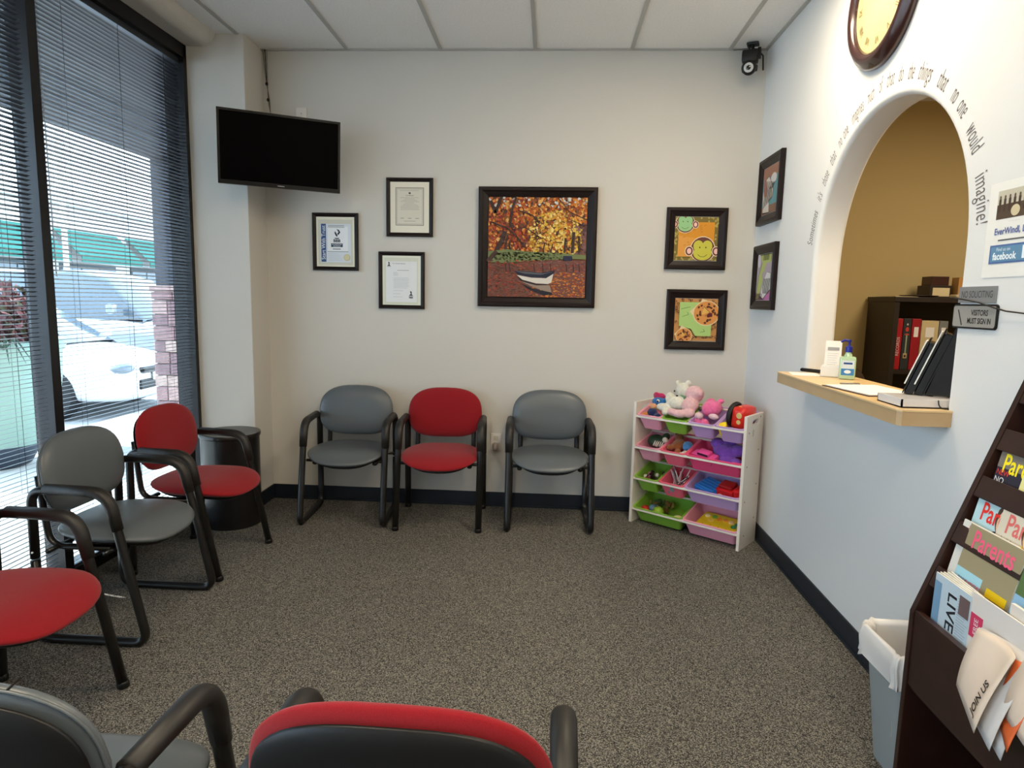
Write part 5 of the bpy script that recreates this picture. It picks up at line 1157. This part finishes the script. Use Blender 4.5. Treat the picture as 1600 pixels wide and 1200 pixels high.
# cars
def car(label, loc, rz, paint, van=False):
    t = thing('parked_car', label, 'car', loc, rz, 'parked vehicles')
    if not van:
        bodyp = [(0, .30, .52, .62), (.04, .22, .62, .78), (.18, .2, .70, .86), (.6, .2, .80, .90), (1.15, .2, .90, .91), (2.2, .2, .93, .92), (3.4, .2, .95, .91), (4.1, .22, .98, .88), (4.5, .28, .92, .80), (4.6, .34, .8, .7)]
        roof = [(1.0, .88, .80), (1.75, 1.36, .64), (2.2, 1.45, .60), (2.9, 1.44, .60), (3.4, 1.34, .62), (3.95, .98, .76)]
    else:
        bodyp = [(0, .34, .7, .68), (.05, .26, .86, .86), (.2, .24, .98, .94), (.6, .24, 1.06, .98), (1.0, .24, 1.12, .99), (2.4, .24, 1.14, 1.0), (4.2, .24, 1.16, .99), (4.8, .26, 1.1, .96), (4.9, .3, 1.0, .9)]
        roof = [(.85, 1.1, .88), (1.55, 1.78, .74), (2.1, 1.9, .72), (3.8, 1.9, .72), (4.6, 1.78, .74), (4.82, 1.12, .88)]
    rg = []
    for x, z0, z1, hw_ in bodyp:
        hw_ *= .98 if not van else 1
        rg.append([(x, -hw_ * .88, z0), (x, -hw_ * .98, z0 + .08), (x, -hw_, (z0 + z1) / 2), (x, -hw_ * .96, z1 - .06), (x, -hw_ * .84, z1 - .01), (x, 0, z1 + .03), (x, hw_ * .84, z1 - .01), (x, hw_ * .96, z1 - .06), (x, hw_, (z0 + z1) / 2), (x, hw_ * .98, z0 + .08), (x, hw_ * .88, z0), (x, 0, z0 - .02)])
    vs, fs = loft(rg); n_ = 12; fs.append(tuple((len(rg) - 1) * n_ + k for k in range(n_)))
    m_ = MB(); m_.add(vs, fs); o_ = m_.build('body', paint, t, smooth=True); s_ = o_.modifiers.new('sub', 'SUBSURF'); s_.levels = s_.render_levels = 1
    rg = []
    for x, z, hw_ in roof:
        zb = bodyp[3][2] + .02; rg.append([(x, -hw_ - .06 if z > 1.2 else -hw_, min(z, zb + .02)), (x, -hw_, z - .05), (x, -hw_ * .85, z), (x, 0, z + .02), (x, hw_ * .85, z), (x, hw_, z - .05), (x, hw_ + .06 if z > 1.2 else hw_, min(z, zb + .02))])
    vs, fs = loft(rg, False); n_ = 7; fs = [(i * n_ + k, i * n_ + k + 1, (i + 1) * n_ + k + 1, (i + 1) * n_ + k) for i in range(len(rg) - 1) for k in range(n_ - 1)]
    m_ = MB(); gl = mat('car_glass', (70, 84, 96), .08, spec=.8); m_.mats = [gl, paint]
    m_.add(vs, fs); m_.m = [(1 if (k % (n_ - 1)) in (2, 3) and 1 <= k // (n_ - 1) <= len(rg) - 3 else 0) for k in range(len(fs))]; m_.build('cabin', None, t, smooth=True)
    for x in (.85, 3.65 if not van else 4.0):
        for sy in (-1, 1):
            Mw = Matrix.Translation((x, sy * (.80 if not van else .90), .32)) @ MX
            m_ = MB(); m_.lathe([(.2, -.11), (.31, -.11), (.325, -.09), (.325, .09), (.31, .11), (.2, .11)], 28, Mw); w_ = m_.build('wheel', mat('tyre', (24, 24, 26), .8), t, smooth=True, auto=R(40))
            m_ = MB(); m_.lathe([(.2, -.1), (.2, .1), (.05, .112)], 20, Mw); m_.build('hubcap', CHROME, w_)
    hl = mat('headlamp_glass', (110, 122, 134), .1)
    for sy in (-1, 1): m_ = MB(); m_.ell((.10, sy * .60 * (1.1 if van else 1), .63 if not van else .82), (.12, .17, .075)); m_.build('headlamp', hl, t, smooth=True)
    m_ = MB(); m_.box(-.02, .05, -.42, .42, .34, .46, bev=.02); m_.box(-.03, .04, -.36, .36, .54, .62, bev=.02); m_.build('grille', BLACKP, t)
    m_ = MB(); m_.box(-.035, -.02, -.16, .16, .44, .54); m_.build('number_plate', PAPER, t)
    for sy in (-1, 1): m_ = MB(); m_.box(1.2, 1.32, sy * (.93 if not van else 1.04) - .07, sy * (.93 if not van else 1.04) + .07, .92 if not van else 1.2, 1.04 if not van else 1.36, bev=.03); m_.build('mirror', paint, t)
    return t
WP = mat('white_car_paint', (226, 228, 230), .25, coat=.5); SP = mat('silver_car_paint', (150, 158, 168), .3, metal=.3, coat=.5)
car('white car parked nose-on to the sidewalk outside the window', (-5.15, 8.15, -.13), R(183), WP)
car('taller silver van parked beyond the white car', (-5.9, 11.2, -.13), R(182), SP, True)
t = thing('sidewalk_sign_block', 'small grey concrete block on the sidewalk outside the window', 'block', (-3.62, 4.98, -.02)); m = MB(); m.box(-.12, .12, -.05, .3, 0, .12, bev=.01); m.build('block', mat('grey_block', (150, 150, 152), .8), t)
# far shops
t = thing('shopping_building', 'long pale building with green awnings across the parking lot', 'building', (-27, 14, -.13))
m = MB(); m.box(-6, 0, -12, 44, 0, 6.2); m.build('wall', mat('pale_stucco', (214, 212, 210), .9, noise=(1, .05)), t)
m = MB(); m.box(-6.4, .5, -12.4, 44.4, 6.2, 6.8); m.build('cornice', mat('cornice_white', (226, 226, 226), .8), t)
for k in range(9):
    y0 = -10 + k * 6
    m = MB(); m.add([(0, y0, 4.9), (0, y0 + 5.2, 4.9), (1.6, y0 + 5.2, 3.4), (1.6, y0, 3.4), (1.6, y0 + 5.2, 3.1), (1.6, y0, 3.1)], [(0, 1, 2, 3), (3, 2, 4, 5)]); o = m.build('awning', mat('green_awning', (34, 104, 92), .8), t); so = o.modifiers.new('s', 'SOLIDIFY'); so.thickness = .05
    m = MB(); m.box(-.02, .06, y0 + .3, y0 + 4.9, .1, 3.1); f_ = m.build('window_frame', mat('shop_frame', (70, 80, 84), .5), t)
    for q_ in range(3): m = MB(); m.box(.06, .09, y0 + .45 + q_ * 1.5, y0 + 1.85 + q_ * 1.5, .4, 2.9); m.build('pane', mat('shop_glass', (90, 104, 112), .1, spec=.8), f_)
for k, (x, y_) in enumerate([(-12, 15.5), (-15, 26)]):
    t = thing('lamp_post', ['white lamp post in the parking lot seen near the mullion', 'white lamp post farther away in the parking lot'][k], 'lamp post', (x, y_, -.13), 0, 'parking lot lamp posts'); m = MB(); m.tube([(0, 0, 0), (0, 0, 7)], .06, 10); m.build('pole', PAPER, t); m = MB(); m.box(-.5, .5, -.12, .12, 7, 7.12); m.build('lamp_head', PAPER, t)
